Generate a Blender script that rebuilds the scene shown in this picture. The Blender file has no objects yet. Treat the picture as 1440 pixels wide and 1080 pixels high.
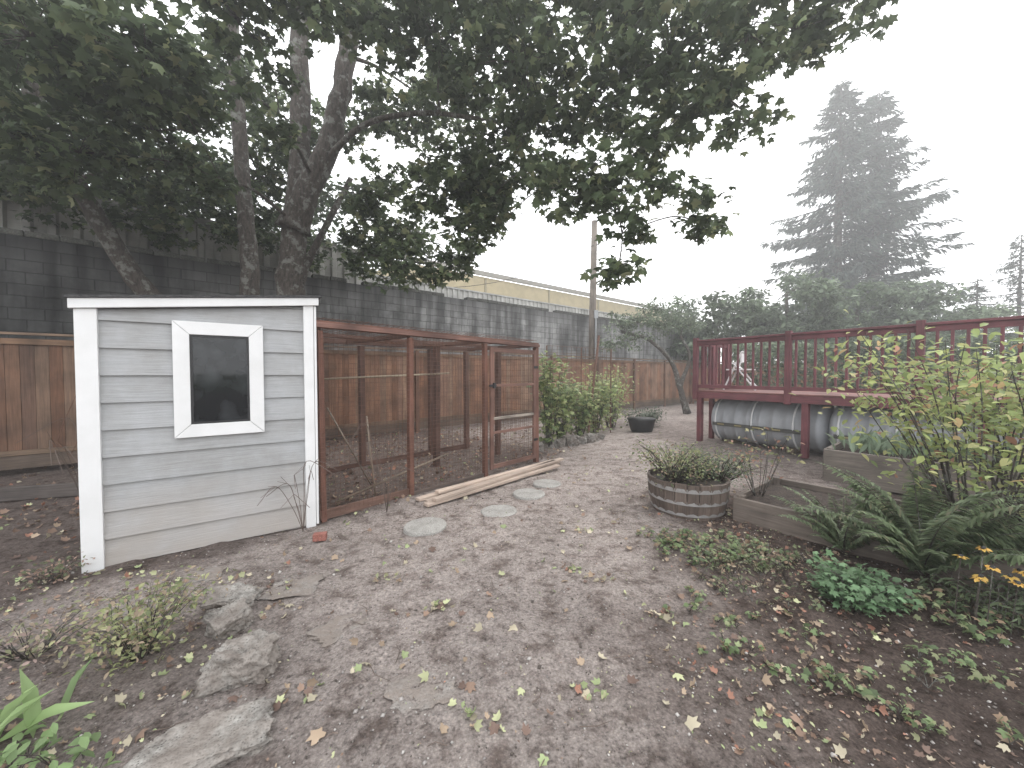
import bpy, math, random
import numpy as np
from mathutils import Vector, Matrix
random.seed(7); RNG=np.random.default_rng(11)
sc=bpy.context.scene
sc.view_settings.view_transform='Standard'
sc.view_settings.look='None'
sc.view_settings.exposure=0

# ---------------------------------------------------------------- materials
def newmat(name):
    m=bpy.data.materials.new(name); m.use_nodes=True
    nt=m.node_tree; b=nt.nodes['Principled BSDF']
    return m,nt,b
def N(nt,t,**kw):
    n=nt.nodes.new(t)
    for k,v in kw.items():
        if k in n.inputs: n.inputs[k].default_value=v
        else: setattr(n,k,v)
    return n
def ramp(nt,stops):
    r=nt.nodes.new('ShaderNodeValToRGB')
    e=r.color_ramp.elements
    e[0].position=stops[0][0]; e[0].color=(*stops[0][1],1)
    e[1].position=stops[-1][0]; e[1].color=(*stops[-1][1],1)
    for p,c in stops[1:-1]:
        x=e.new(p); x.color=(*c,1)
    return r
def g(v): return (v,v,v)
def mul(nt,a,b,fac=1.0,mode='MULTIPLY'):
    m=nt.nodes.new('ShaderNodeMix'); m.data_type='RGBA'; m.blend_type=mode
    m.inputs[0].default_value=fac
    nt.links.new(a,m.inputs[6]); nt.links.new(b,m.inputs[7])
    return m.outputs[2]
def bump(nt,b,h,strength=.4,dist=.01):
    n=nt.nodes.new('ShaderNodeBump'); n.inputs['Strength'].default_value=strength; n.inputs['Distance'].default_value=dist
    nt.links.new(h,n.inputs['Height']); nt.links.new(n.outputs[0],b.inputs['Normal'])
def mapping(nt,src,scale):
    m=nt.nodes.new('ShaderNodeMapping'); m.inputs['Scale'].default_value=scale
    nt.links.new(src,m.inputs['Vector']); return m.outputs[0]

def mat_wood(name,rough=.75,grain=.55,dirt=.5):
    m,nt,b=newmat(name)
    at=N(nt,'ShaderNodeAttribute'); at.attribute_name='Col'
    uv=N(nt,'ShaderNodeUVMap'); tc=N(nt,'ShaderNodeTexCoord')
    v=mapping(nt,uv.outputs[0],(2.5,55,1))
    n=N(nt,'ShaderNodeTexNoise',Scale=1.0,Detail=6.0,Roughness=.65); nt.links.new(v,n.inputs['Vector'])
    r=ramp(nt,[(.25,g(1-grain)),(.7,g(1.15))]); nt.links.new(n.outputs['Fac'],r.inputs[0])
    c=mul(nt,at.outputs['Color'],r.outputs[0])
    n2=N(nt,'ShaderNodeTexNoise',Scale=2.3,Detail=5.0); nt.links.new(tc.outputs['Object'],n2.inputs['Vector'])
    r2=ramp(nt,[(.3,g(1-dirt)),(.6,g(1.05))]); nt.links.new(n2.outputs['Fac'],r2.inputs[0])
    c=mul(nt,c,r2.outputs[0])
    nt.links.new(c,b.inputs['Base Color']); b.inputs['Roughness'].default_value=rough
    bump(nt,b,n.outputs['Fac'],.35,.004)
    return m
def mat_leaf(name,trans=.35,rough=.5,desat=.85):
    m,nt,b=newmat(name)
    at=N(nt,'ShaderNodeAttribute'); at.attribute_name='Col'
    hs=N(nt,'ShaderNodeHueSaturation'); hs.inputs['Saturation'].default_value=desat; nt.links.new(at.outputs['Color'],hs.inputs['Color'])
    nt.links.new(hs.outputs[0],b.inputs['Base Color']); b.inputs['Roughness'].default_value=rough
    b.inputs['Specular IOR Level'].default_value=.3
    t=N(nt,'ShaderNodeBsdfTranslucent'); 
    gm=N(nt,'ShaderNodeGamma'); gm.inputs[1].default_value=.85
    nt.links.new(hs.outputs[0],gm.inputs[0]); nt.links.new(gm.outputs[0],t.inputs[0])
    mx=N(nt,'ShaderNodeMixShader'); mx.inputs[0].default_value=trans
    nt.links.new(b.outputs[0],mx.inputs[1]); nt.links.new(t.outputs[0],mx.inputs[2])
    nt.links.new(mx.outputs[0],nt.nodes['Material Output'].inputs[0])
    return m
def mat_noise(name,c1,c2,scale=8,rough=.8,bs=.5,bd=.01,det=6,speck=None,metal=0.0,sr=(.55,1.25)):
    m,nt,b=newmat(name)
    tc=N(nt,'ShaderNodeTexCoord')
    n=N(nt,'ShaderNodeTexNoise',Scale=scale,Detail=det,Roughness=.65); nt.links.new(tc.outputs['Object'],n.inputs['Vector'])
    r=ramp(nt,[(.3,c1),(.7,c2)]); nt.links.new(n.outputs['Fac'],r.inputs[0])
    c=r.outputs[0]; h=n.outputs['Fac']
    if speck:
        vo=N(nt,'ShaderNodeTexNoise',Scale=speck,Detail=4.0,Roughness=.8); nt.links.new(tc.outputs['Object'],vo.inputs['Vector'])
        r2=ramp(nt,[(.35,g(sr[0])),(.62,g(sr[1]))]); nt.links.new(vo.outputs['Fac'],r2.inputs[0])
        c=mul(nt,c,r2.outputs[0]); h=vo.outputs['Fac']
    nt.links.new(c,b.inputs['Base Color']); b.inputs['Roughness'].default_value=rough; b.inputs['Metallic'].default_value=metal
    bump(nt,b,h,bs,bd)
    return m

M_wood=mat_wood('weathered_wood'); M_wood2=mat_wood('new_lumber',.7,.3,.2)
M_leaf=mat_leaf('foliage_leaf'); M_dry=mat_leaf('dry_leaf',.12,.7,.9)
def mat_bark():
    m,nt,b=newmat('bark'); tc=N(nt,'ShaderNodeTexCoord')
    v=mapping(nt,tc.outputs['Object'],(1,1,.35)); n=N(nt,'ShaderNodeTexNoise',Scale=26.0,Detail=7.0,Roughness=.7); nt.links.new(v,n.inputs['Vector'])
    r=ramp(nt,[(.32,(.028,.023,.019)),(.66,(.13,.11,.095))]); nt.links.new(n.outputs['Fac'],r.inputs[0])
    n2=N(nt,'ShaderNodeTexNoise',Scale=7.0,Detail=6.0,Roughness=.7); nt.links.new(tc.outputs['Object'],n2.inputs['Vector'])
    r2=ramp(nt,[(.53,g(0)),(.60,g(.85))]); nt.links.new(n2.outputs['Fac'],r2.inputs[0])
    mx=N(nt,'ShaderNodeMix',data_type='RGBA'); nt.links.new(r2.outputs[0],mx.inputs[0]); nt.links.new(r.outputs[0],mx.inputs[6]); mx.inputs[7].default_value=(.25,.255,.23,1)
    nt.links.new(mx.outputs[2],b.inputs['Base Color']); b.inputs['Roughness'].default_value=.95; bump(nt,b,n.outputs['Fac'],1.0,.04)
    return m
M_bark=mat_bark()
M_concrete=mat_noise('concrete',(.25,.24,.22),(.40,.385,.36),6,.9,.6,.006,6,speck=90)
def mat_rock(name,c1,c2,dirt,pit=.35):
    m,nt,b=newmat(name); gm=N(nt,'ShaderNodeNewGeometry')
    n=N(nt,'ShaderNodeTexNoise',Scale=14.0,Detail=7.0,Roughness=.7); nt.links.new(gm.outputs['Position'],n.inputs['Vector'])
    r=ramp(nt,[(.35,c1),(.62,c2)]); nt.links.new(n.outputs['Fac'],r.inputs[0])
    vo=N(nt,'ShaderNodeTexVoronoi',Scale=85.0); nt.links.new(gm.outputs['Position'],vo.inputs['Vector'])
    r2=ramp(nt,[(.1,g(pit)),(.32,g(1.0)),(.6,g(1.15))]); nt.links.new(vo.outputs['Distance'],r2.inputs[0]); c=mul(nt,r.outputs[0],r2.outputs[0])
    n2=N(nt,'ShaderNodeTexNoise',Scale=5.0,Detail=6.0,Roughness=.7); nt.links.new(gm.outputs['Position'],n2.inputs['Vector'])
    r3=ramp(nt,[(.40,g(0)),(.56,g(dirt))]); nt.links.new(n2.outputs['Fac'],r3.inputs[0])
    mx=N(nt,'ShaderNodeMix',data_type='RGBA'); nt.links.new(r3.outputs[0],mx.inputs[0]); nt.links.new(c,mx.inputs[6]); mx.inputs[7].default_value=(.235,.20,.175,1)
    nt.links.new(mx.outputs[2],b.inputs['Base Color']); b.inputs['Roughness'].default_value=.95; b.inputs['Specular IOR Level'].default_value=.2
    bump(nt,b,vo.outputs['Distance'],.7,.006); return m
M_rock=mat_rock('aggregate_rock',(.12,.11,.10),(.34,.325,.30),.6,.3)
M_slab=mat_rock('dusty_slab',(.19,.17,.155),(.285,.265,.245),.95,.5)
M_brick=mat_noise('brick_clay',(.22,.08,.06),(.36,.16,.13),20,.9,.6,.004,speck=90)
M_wire=mat_noise('rusty_wire',(.10,.045,.03),(.22,.12,.08),20,.6,.1,.002)
M_metal=mat_noise('galvanised_metal',(.30,.31,.32),(.45,.46,.47),10,.45,.2,.003,metal=.6)
M_tank=mat_noise('tank_plastic',(.32,.335,.36),(.45,.465,.49),3,.5,.2,.01)
M_white=mat_noise('white_paint',(.70,.705,.70),(.80,.805,.81),3,.55,.25,.002)
M_black=mat_noise('dark_plastic',(.012,.012,.013),(.03,.03,.032),6,.5,.2,.003)

# ---------------------------------------------------------------- mesh helpers
class MB:
    def __init__(s): s.v=[];s.f=[];s.c=[];s.uv=[];s.m=[]
    def box(s,c,size,col=(.5,.5,.5),R=None,mat=0,jit=0.0):
        hx,hy,hz=[a/2 for a in size]; i=len(s.v); ax=int(np.argmax(size)); o=[k for k in range(3) if k!=ax]
        L=[(-hx,-hy,-hz),(hx,-hy,-hz),(hx,hy,-hz),(-hx,hy,-hz),(-hx,-hy,hz),(hx,-hy,hz),(hx,hy,hz),(-hx,hy,hz)]
        r1=random.random()*50;r2=random.random()*50
        uvs=[]
        for p in L:
            q=Vector(p); 
            if R is not None: q=R@q
            s.v.append((q[0]+c[0],q[1]+c[1],q[2]+c[2])); uvs.append((p[ax]+r1,p[o[0]]+p[o[1]]+r2))
        k=1+random.uniform(-jit,jit)
        for f in [(0,3,2,1),(4,5,6,7),(0,1,5,4),(1,2,6,5),(2,3,7,6),(3,0,4,7)]:
            s.f.append([i+a for a in f]); s.m.append(mat); s.uv+= [uvs[a] for a in f]
            s.c+= [(col[0]*k,col[1]*k,col[2]*k,1)]*4
    def bar(s,a,b,w,h,col,mat=0,jit=0.0):
        a=Vector(a);b=Vector(b);d=b-a;L=d.length
        R=d.to_track_quat('X','Z').to_matrix()
        s.box((a+b)/2,(L,w,h),col,R,mat,jit)
    def tube(s,pts,rad,col=(.5,.5,.5),sides=8,mat=0,cap=True):
        pts=[Vector(p) for p in pts]; n=len(pts); base=len(s.v)
        if not hasattr(rad,'__len__'): rad=[rad]*n
        up=Vector((0.13,0.21,1)).normalized(); ln=0
        for k,p in enumerate(pts):
            d=(pts[min(k+1,n-1)]-pts[max(k-1,0)])
            if d.length<1e-6: d=Vector((0,0,1))
            d.normalize(); a=d.cross(up)
            if a.length<.05: a=d.cross(Vector((1,0,0)))
            a.normalize(); b=d.cross(a)
            for j in range(sides):
                t=2*math.pi*j/sides
                s.v.append(tuple(p+a*math.cos(t)*rad[k]+b*math.sin(t)*rad[k]))
        for k in range(n-1):
            ln2=ln+(pts[k+1]-pts[k]).length
            for j in range(sides):
                j2=(j+1)%sides
                s.f.append([base+k*sides+j,base+k*sides+j2,base+(k+1)*sides+j2,base+(k+1)*sides+j]); s.m.append(mat)
                u0=j/sides*.3;u1=(j+1)/sides*.3
                s.uv+=[(ln,u0),(ln,u1),(ln2,u1),(ln2,u0)]; s.c+=[(*col,1)]*4
            ln=ln2
        if cap:
            for k in (0,n-1):
                f=[base+k*sides+j for j in range(sides)]
                if k==0: f=f[::-1]
                s.f.append(f); s.m.append(mat); s.uv+=[(0,0)]*sides; s.c+=[(*col,1)]*sides
    def poly(s,pts,col,mat=0):
        i=len(s.v); s.v+= [tuple(p) for p in pts]; s.f.append(list(range(i,i+len(pts)))); s.m.append(mat)
        s.uv+=[(p[0],p[2]) for p in pts]; s.c+=[(*col,1)]*len(pts)
    def build(s,name,mats,loc=(0,0,0),rot=0,parent=None,bevel=0,smooth=False):
        me=bpy.data.meshes.new(name); me.from_pydata(s.v,[],s.f)
        for m in mats: me.materials.append(m)
        me.polygons.foreach_set('material_index',s.m)
        u=me.uv_layers.new(name='UVMap'); u.data.foreach_set('uv',np.array(s.uv,dtype=np.float32).ravel())
        ca=me.color_attributes.new('Col','FLOAT_COLOR','CORNER'); ca.data.foreach_set('color',np.array(s.c,dtype=np.float32).ravel())
        if smooth: me.polygons.foreach_set('use_smooth',[True]*len(me.polygons))
        me.update()
        o=bpy.data.objects.new(name,me); sc.collection.objects.link(o); o.location=loc; o.rotation_euler=(0,0,rot)
        if parent: o.parent=parent
        if bevel:
            b=o.modifiers.new('bevel','BEVEL'); b.width=bevel; b.segments=2; b.limit_method='ANGLE'
        return o
def empty(name,loc=(0,0,0),rot=0):
    o=bpy.data.objects.new(name,None); sc.collection.objects.link(o); o.location=loc; o.rotation_euler=(0,0,rot); return o
def np_mesh(name,V,F,C,mat,parent=None,smooth=False):
    me=bpy.data.meshes.new(name); nv=len(V); nf,k=F.shape
    me.vertices.add(nv); me.vertices.foreach_set('co',V.astype(np.float32).ravel())
    me.loops.add(nf*k); me.loops.foreach_set('vertex_index',F.astype(np.int32).ravel())
    me.polygons.add(nf); me.polygons.foreach_set('loop_start',(np.arange(nf)*k).astype(np.int32))
    if C is not None:
        ca=me.color_attributes.new('Col','FLOAT_COLOR','POINT'); ca.data.foreach_set('color',np.c_[C,np.ones(nv)].astype(np.float32).ravel())
    if smooth: me.polygons.foreach_set('use_smooth',np.ones(nf,dtype=bool))
    me.update(calc_edges=True); me.validate()
    me.materials.append(mat)
    o=bpy.data.objects.new(name,me); sc.collection.objects.link(o)
    if parent: o.parent=parent
    return o
def fan(out,cz):
    V=np.array([(0,.38,cz)]+[(x,y,z) for x,y,z in out],float); n=len(out)
    F=np.array([(0,1+i,1+(i+1)%n) for i in range(n)]); return V,F
T_maple=fan([(0,0,0),(.26,-.08,-.05),(.52,.1,-.12),(.34,.3,0),(.58,.62,-.14),(.24,.6,0),(0,1.0,-.16),(-.24,.6,0),(-.58,.62,-.14),(-.34,.3,0),(-.52,.1,-.12),(-.26,-.08,-.05)],.05)
T_curl=fan([(0,0,0),(.2,-.05,.1),(.40,.12,.22),(.3,.3,.08),(.40,.6,.28),(.2,.6,.05),(0.05,.95,.2),(-.2,.6,.0),(-.45,.55,.12),(-.3,.3,.05),(-.44,.1,.16),(-.22,-.06,.08)],-.04)
T_oval=(np.array([(0,0,0),(.26,.33,.07),(.21,.7,.03),(0,1,-.12),(-.21,.7,.03),(-.26,.33,.07),(0,.5,-.03)],float),
        np.array([(0,1,6),(1,2,6),(2,3,6),(3,4,6),(4,5,6),(5,0,6)]))
T_quad=(np.array([(0,0,0),(.3,.45,.08),(0,1,-.06),(-.3,.45,.08)],float),np.array([(0,1,2),(0,2,3)]))
T_needle=(np.array([(0,0,0),(.12,.4,.03),(0,1,-.12),(-.12,.4,.03)],float),np.array([(0,1,2),(0,2,3)]))
T_lance=(np.array([(0,0,0),(.09,.3,.05),(.08,.65,.04),(0,1,-.15),(-.08,.65,.04),(-.09,.3,.05),(0,.5,-.0)],float),T_oval[1])
def euler_rots(yaw,tilt,roll):
    cy,sy=np.cos(yaw),np.sin(yaw); ct,st=np.cos(tilt),np.sin(tilt); cr,sr=np.cos(roll),np.sin(roll)
    z=np.zeros_like(cy);o=np.ones_like(cy)
    Rz=np.stack([cy,-sy,z,sy,cy,z,z,z,o],-1).reshape(-1,3,3)
    Rx=np.stack([o,z,z,z,ct,-st,z,st,ct],-1).reshape(-1,3,3)
    Ry=np.stack([cr,z,sr,z,o,z,-sr,z,cr],-1).reshape(-1,3,3)
    return Rz@Rx@Ry
def leaf_arrays(P,size,T,cols,yaw=None,tilt=None,roll=None,tm=(-.9,.5)):
    n=len(P); 
    if yaw is None: yaw=RNG.uniform(0,2*np.pi,n)
    if tilt is None: tilt=RNG.uniform(tm[0],tm[1],n)
    if roll is None: roll=RNG.normal(0,.45,n)
    R=euler_rots(yaw,tilt,roll); V,F=T
    size=np.broadcast_to(size,(n,))
    sx=RNG.uniform(.8,1.15,n)
    L=V[None]*size[:,None,None]; L=L.copy(); L[:,:,0]*=sx[:,None]
    W=np.einsum('nij,nkj->nki',R,L)+P[:,None,:]
    k=len(V); FF=(F[None]+(np.arange(n)*k)[:,None,None]).reshape(-1,3)
    return W.reshape(-1,3),FF,np.repeat(cols,k,axis=0)
def join(parts):
    Vs=[];Fs=[];Cs=[];o=0
    for V,F,C in parts:
        Vs.append(V);Fs.append(F+o);Cs.append(C);o+=len(V)
    return np.concatenate(Vs),np.concatenate(Fs),np.concatenate(Cs)
def pick(n,pal,w=None,jit=.25):
    pal=np.array(pal); w=None if w is None else np.array(w)/sum(w)
    c=pal[RNG.choice(len(pal),n,p=w)]
    return np.clip(c*RNG.uniform(1-jit,1+jit,(n,1)),0,1)
def catmull(pts,sub=5):
    P=[Vector(p) for p in pts]; P=[P[0]*2-P[1]]+P+[P[-1]*2-P[-2]]; out=[]
    for i in range(1,len(P)-2):
        for k in range(sub):
            t=k/sub; a,b,c,d=P[i-1],P[i],P[i+1],P[i+2]
            out.append(.5*((2*b)+(c-a)*t+(2*a-5*b+4*c-d)*t*t+(3*b-a-3*c+d)*t**3))
    out.append(P[-2]); return out
def ball(n):
    d=RNG.normal(size=(n,3)); d/=np.linalg.norm(d,axis=1)[:,None]
    return d*(RNG.uniform(0,1,n)**.45)[:,None]
_h=RNG.uniform(0,1,(256,256))
def vnoise(x,y,s):
    x=x*s+100.3;y=y*s+57.7; xi=np.floor(x).astype(int);yi=np.floor(y).astype(int);fx=x-xi;fy=y-yi
    fx=fx*fx*(3-2*fx);fy=fy*fy*(3-2*fy)
    a=_h[xi%256,yi%256];b=_h[(xi+1)%256,yi%256];c=_h[xi%256,(yi+1)%256];d=_h[(xi+1)%256,(yi+1)%256]
    return (a*(1-fx)+b*fx)*(1-fy)+(c*(1-fx)+d*fx)*fy
def ss(a,b,x):
    t=np.clip((x-a)/(b-a),0,1); return t*t*(3-2*t)
def soil_shade_mask(x,y):
    """1 = dark garden soil / mulch / painted damp shade, 0 = worn pale dirt path"""
    n=(vnoise(x,y,1.7)-.5)*.7+(vnoise(x,y,6)-.5)*.35+(vnoise(x,y,17)-.5)*.2
    right=ss(-.25,.65,x-(1.2+.12*(y-2.4))+n)*ss(5.4,4.6,y+n)
    near=ss(.1,1.0,x-.15+n)*ss(3.0,2.2,y+n)*.68  # near part of the path darkened: damp and shade painted into the ground colour
    under=ss(3.0,3.6,x+n)*ss(14,10,y)*.5
    cx=(x+1.96)*.67+(y-3.86)*.743; cy=-(x+1.96)*.743+(y-3.86)*.67
    coop=ss(-.25,.15,cy+n*.4)*ss(5.0,4.0,cx+n)*ss(-3.5,-2.5,cx)*.8
    left=ss(-2.9,-3.8,x+n)*.62
    nl=ss(-1.3,-2.1,x+n)*ss(2.6,1.9,y+n)*.4
    return np.clip(np.maximum.reduce([right,near,under,coop,left,nl]),0,1)
def gh(x,y):
    m=np.exp(-((np.abs(x)/9)**4))*np.exp(-((np.abs(y-5)/10)**4))
    h=(vnoise(x,y,.9)-.5)*.05+(vnoise(x,y,3.1)-.5)*.025+(vnoise(x,y,9)-.5)*.011
    return h*m
def gz(x,y): return float(gh(np.array([x]),np.array([y]))[0])
# ---------------------------------------------------------------- ground
def ground():
    n=560; u=np.linspace(-1,1,n); k=6.2; gx=np.sinh(u*k)/np.sinh(k)*450; gy=gx+3.0
    X,Y=np.meshgrid(gx,gy,indexing='xy'); Z=gh(X,Y)+soil_shade_mask(X,Y)*(vnoise(X,Y,13)-.45)*.035+(vnoise(X,Y,22)-.5)*.006*np.exp(-((X/6)**2+((Y-3)/6)**2))
    V=np.stack([X,Y,Z],-1).reshape(-1,3)
    i=np.arange(n-1); I,J=np.meshgrid(i,i,indexing='ij'); a=(I*n+J).ravel()
    F=np.stack([a,a+1,a+n+1,a+n],-1)
    m=soil_shade_mask(V[:,0],V[:,1])[:,None]
    path=np.array([.44,.385,.357]); soil=np.array([.145,.113,.100])
    far=ss(20,40,np.hypot(V[:,0],V[:,1]))[:,None]; grass=np.array([.14,.155,.10])
    C=path*(1-m)+soil*m; C=C*(1-far)+grass*far
    v=(vnoise(V[:,0],V[:,1],2.2)*.5+vnoise(V[:,0],V[:,1],.8)*.5)[:,None]; C=C*(.78+.42*v)
    mt,nt,b=newmat('dirt_ground')
    at=N(nt,'ShaderNodeAttribute'); at.attribute_name='Col'
    tc=N(nt,'ShaderNodeTexCoord')
    n1=N(nt,'ShaderNodeTexNoise',Scale=42.0,Detail=9.0,Roughness=.8); nt.links.new(tc.outputs['Object'],n1.inputs['Vector'])
    r1=ramp(nt,[(.34,g(.28)),(.47,g(.90)),(.66,g(1.42))]); nt.links.new(n1.outputs['Fac'],r1.inputs[0])
    c=mul(nt,at.outputs['Color'],r1.outputs[0])
    n2=N(nt,'ShaderNodeTexNoise',Scale=6.0,Detail=9.0,Roughness=.72); nt.links.new(tc.outputs['Object'],n2.inputs['Vector'])
    r2=ramp(nt,[(.37,(.48,.44,.42)),(.5,(.95,.94,.93)),(.68,(1.16,1.16,1.16))]); nt.links.new(n2.outputs['Fac'],r2.inputs[0])
    c=mul(nt,c,r2.outputs[0])
    vo=N(nt,'ShaderNodeTexVoronoi',Scale=75.0); nt.links.new(tc.outputs['Object'],vo.inputs['Vector'])
    r3=ramp(nt,[(.0,g(1.25)),(.25,g(1.0)),(.7,g(.8))]); nt.links.new(vo.outputs['Distance'],r3.inputs[0])
    c=mul(nt,c,r3.outputs[0])
    nt.links.new(c,b.inputs['Base Color']); b.inputs['Roughness'].default_value=.97; b.inputs['Specular IOR Level'].default_value=.15
    ad=N(nt,'ShaderNodeMath',operation='ADD'); nt.links.new(n1.outputs['Fac'],ad.inputs[0]); nt.links.new(n2.outputs['Fac'],ad.inputs[1])
    bump(nt,b,ad.outputs[0],1.0,.03)
    np_mesh('ground',V,F,C,mt,smooth=True)
ground()
def gravel():
    n=16000; x=RNG.uniform(-3.5,4.5,n); y=1.0+RNG.uniform(0,1,n)**1.4*7
    s=RNG.uniform(.002,.006,n)*(1+RNG.uniform(0,1,n)**8*1.8)
    V0=np.array([(1,0,0),(0,1,0),(-1,0,0),(0,-1,0),(0,0,.7),(0,0,-.7)],float)
    F0=np.array([(0,1,4),(1,2,4),(2,3,4),(3,0,4),(1,0,5),(2,1,5),(3,2,5),(0,3,5)])
    P=np.stack([x,y,gh(x,y)+s*.35],-1)
    col=pick(n,[(.36,.33,.31),(.22,.19,.17),(.50,.47,.44),(.12,.10,.085)],None,.2)
    V,F,C=leaf_arrays(P,s,(V0,F0),col,tilt=RNG.uniform(-.5,.5,n))
    np_mesh('gravel',V,F,C,M_dry)
gravel()
def litter():
    parts=[]
    brown=[(.26,.17,.12),(.38,.28,.19),(.50,.44,.31),(.17,.11,.085),(.46,.48,.26),(.36,.17,.11),(.30,.36,.17)]
    def scat(n,xr,yr,size,T,pal,w=None,cond=None,up=.55):
        x=RNG.uniform(*xr,n);y=RNG.uniform(*yr,n)
        if cond is not None:
            k=cond(x,y); x=x[k];y=y[k]
        n=len(x); s=RNG.uniform(*size,n)
        P=np.stack([x,y,gh(x,y)+.008+s*.10],-1)
        parts.append(leaf_arrays(P,s,T,pick(n,pal,w),tilt=RNG.normal(0,up*.5,n),roll=RNG.normal(0,up,n)))
    W=[3,4,4,2,2.5,.8,2]
    scat(120,(-2.2,2.5),(1.2,6),(.025,.065),T_maple,brown,W)
    scat(270,(-2.2,2.5),(1.2,7),(.025,.06),T_curl,brown,W,up=.9)
    scat(5200,(-3.5,4),(1.0,8),(.005,.018),T_quad,brown,W)
    # little drifts where several leaves have blown together
    for cx,cy in [(.45,2.9),(.62,2.75),(-.45,2.4),(.95,2.3),(-.1,1.6),(.35,1.75),(-1.0,1.75),(1.1,1.6),(-.9,2.75),(.7,3.6)]:
        scat(11,(cx-.09,cx+.09),(cy-.06,cy+.06),(.03,.055),T_curl,brown,[1,3,4,1,4,.3,3],up=.9)
    scat(4200,(.7,4.5),(1.1,4.8),(.016,.045),T_curl,brown,[3,3,2,4,.8,1,.6],cond=lambda x,y:RNG.uniform(0,1,len(x))<soil_shade_mask(x,y)**2*(.12+.88*ss(.3,.75,vnoise(x,y,1.8))),up=.9)
    scat(6500,(.7,4.5),(1.1,4.8),(.008,.028),T_oval,brown,None,cond=lambda x,y:RNG.uniform(0,1,len(x))<soil_shade_mask(x,y)**2*ss(.1,.7,vnoise(x,y,2.5)))
    cc=lambda x,y:(-(x+1.96)*.743+(y-3.86)*.67)>-.05
    scat(2300,(-5.5,1.2),(3.4,10.5),(.03,.075),T_curl,brown,[4,3,1,3,.5,1.5,.3],cond=cc,up=.8)
    scat(500,(-8,-3.3),(2.2,7),(.03,.07),T_curl,brown,[4,2,1,3,.5,1.5,.3],up=.8)
    scat(520,(-3.6,-1.5),(1.3,2.9),(.015,.05),T_curl,brown,W,up=.8)
    V,F,C=join(parts); np_mesh('fallen_leaves',V,F,C,M_dry)
litter()
def twigs():
    mb=MB()
    for i in range(230):
        x=random.uniform(-3.2,3.6);y=random.uniform(1.2,7);a=random.uniform(0,6.28);L=random.uniform(.04,.18)
        z=gz(x,y)+.008
        p=[(x,y,z),(x+math.cos(a)*L*.5,y+math.sin(a)*L*.5,z+random.uniform(0,.01)),(x+math.cos(a+.3)*L,y+math.sin(a+.3)*L,z)]
        mb.tube(p,[.0022,.002,.001],(.20,.15,.12),4)
    mb.build('fallen_twigs',[M_wood])
twigs()

# ---------------------------------------------------------------- cedar fence
FA=math.atan2(.634,.773); FO=(-7.45,5.6,0)
def fence():
    mb=MB(); x=-5.5; x1=21.2
    pal=[(.29,.150,.09),(.33,.18,.11),(.26,.13,.075),(.31,.195,.13),(.27,.155,.105)]
    while x<x1:
        w=.138; k=.6+.5*min(1,max(0,(x+1)/6)); mb.box((x+w/2,random.uniform(-.003,.003),1.13+random.uniform(-.004,.004)),(w,.018,1.72),tuple(a*k for a in random.choice(pal)),jit=.2); x+=w+.004  # shade painted into the boards: colour darkens towards the left end
    k=-5.5
    while k<x1+.1:
        mb.box((k,-.045,1.03),(.09,.07,2.06),(.22,.12,.08),jit=.1)
        mb.box((k+1.2,-.03,.18),(2.31,.035,.19),(.17,.125,.095),jit=.15)
        mb.box((k+1.2,-.03,.32),(2.31,.04,.07),(.22,.15,.10),jit=.15)
        mb.box((k+1.2,-.03,1.97),(2.31,.035,.085),(.25,.15,.09),jit=.15)
        mb.box((k+1.2,-.02,2.085),(2.40,.13,.035),(.26,.18,.125),jit=.15)
        k+=2.4
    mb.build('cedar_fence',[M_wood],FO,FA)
fence()
def fence_return():
    mb=MB(); pal=[(.30,.15,.085),(.34,.18,.105),(.27,.13,.07)]
    x=0
    while x<12:
        mb.box((x+.07,0,1.05),(.138,.018,1.8),random.choice(pal),jit=.16); x+=.142
    for k in range(6): mb.box((k*2.4+.05,-.05,1.03),(.09,.07,2.06),(.24,.12,.07))
    mb.box((6,-.02,2.02),(12,.1,.035),(.28,.18,.12))
    mb.build('cedar_fence',[M_wood],(8.95,19.05,0),math.radians(-35))
fence_return()
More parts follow.
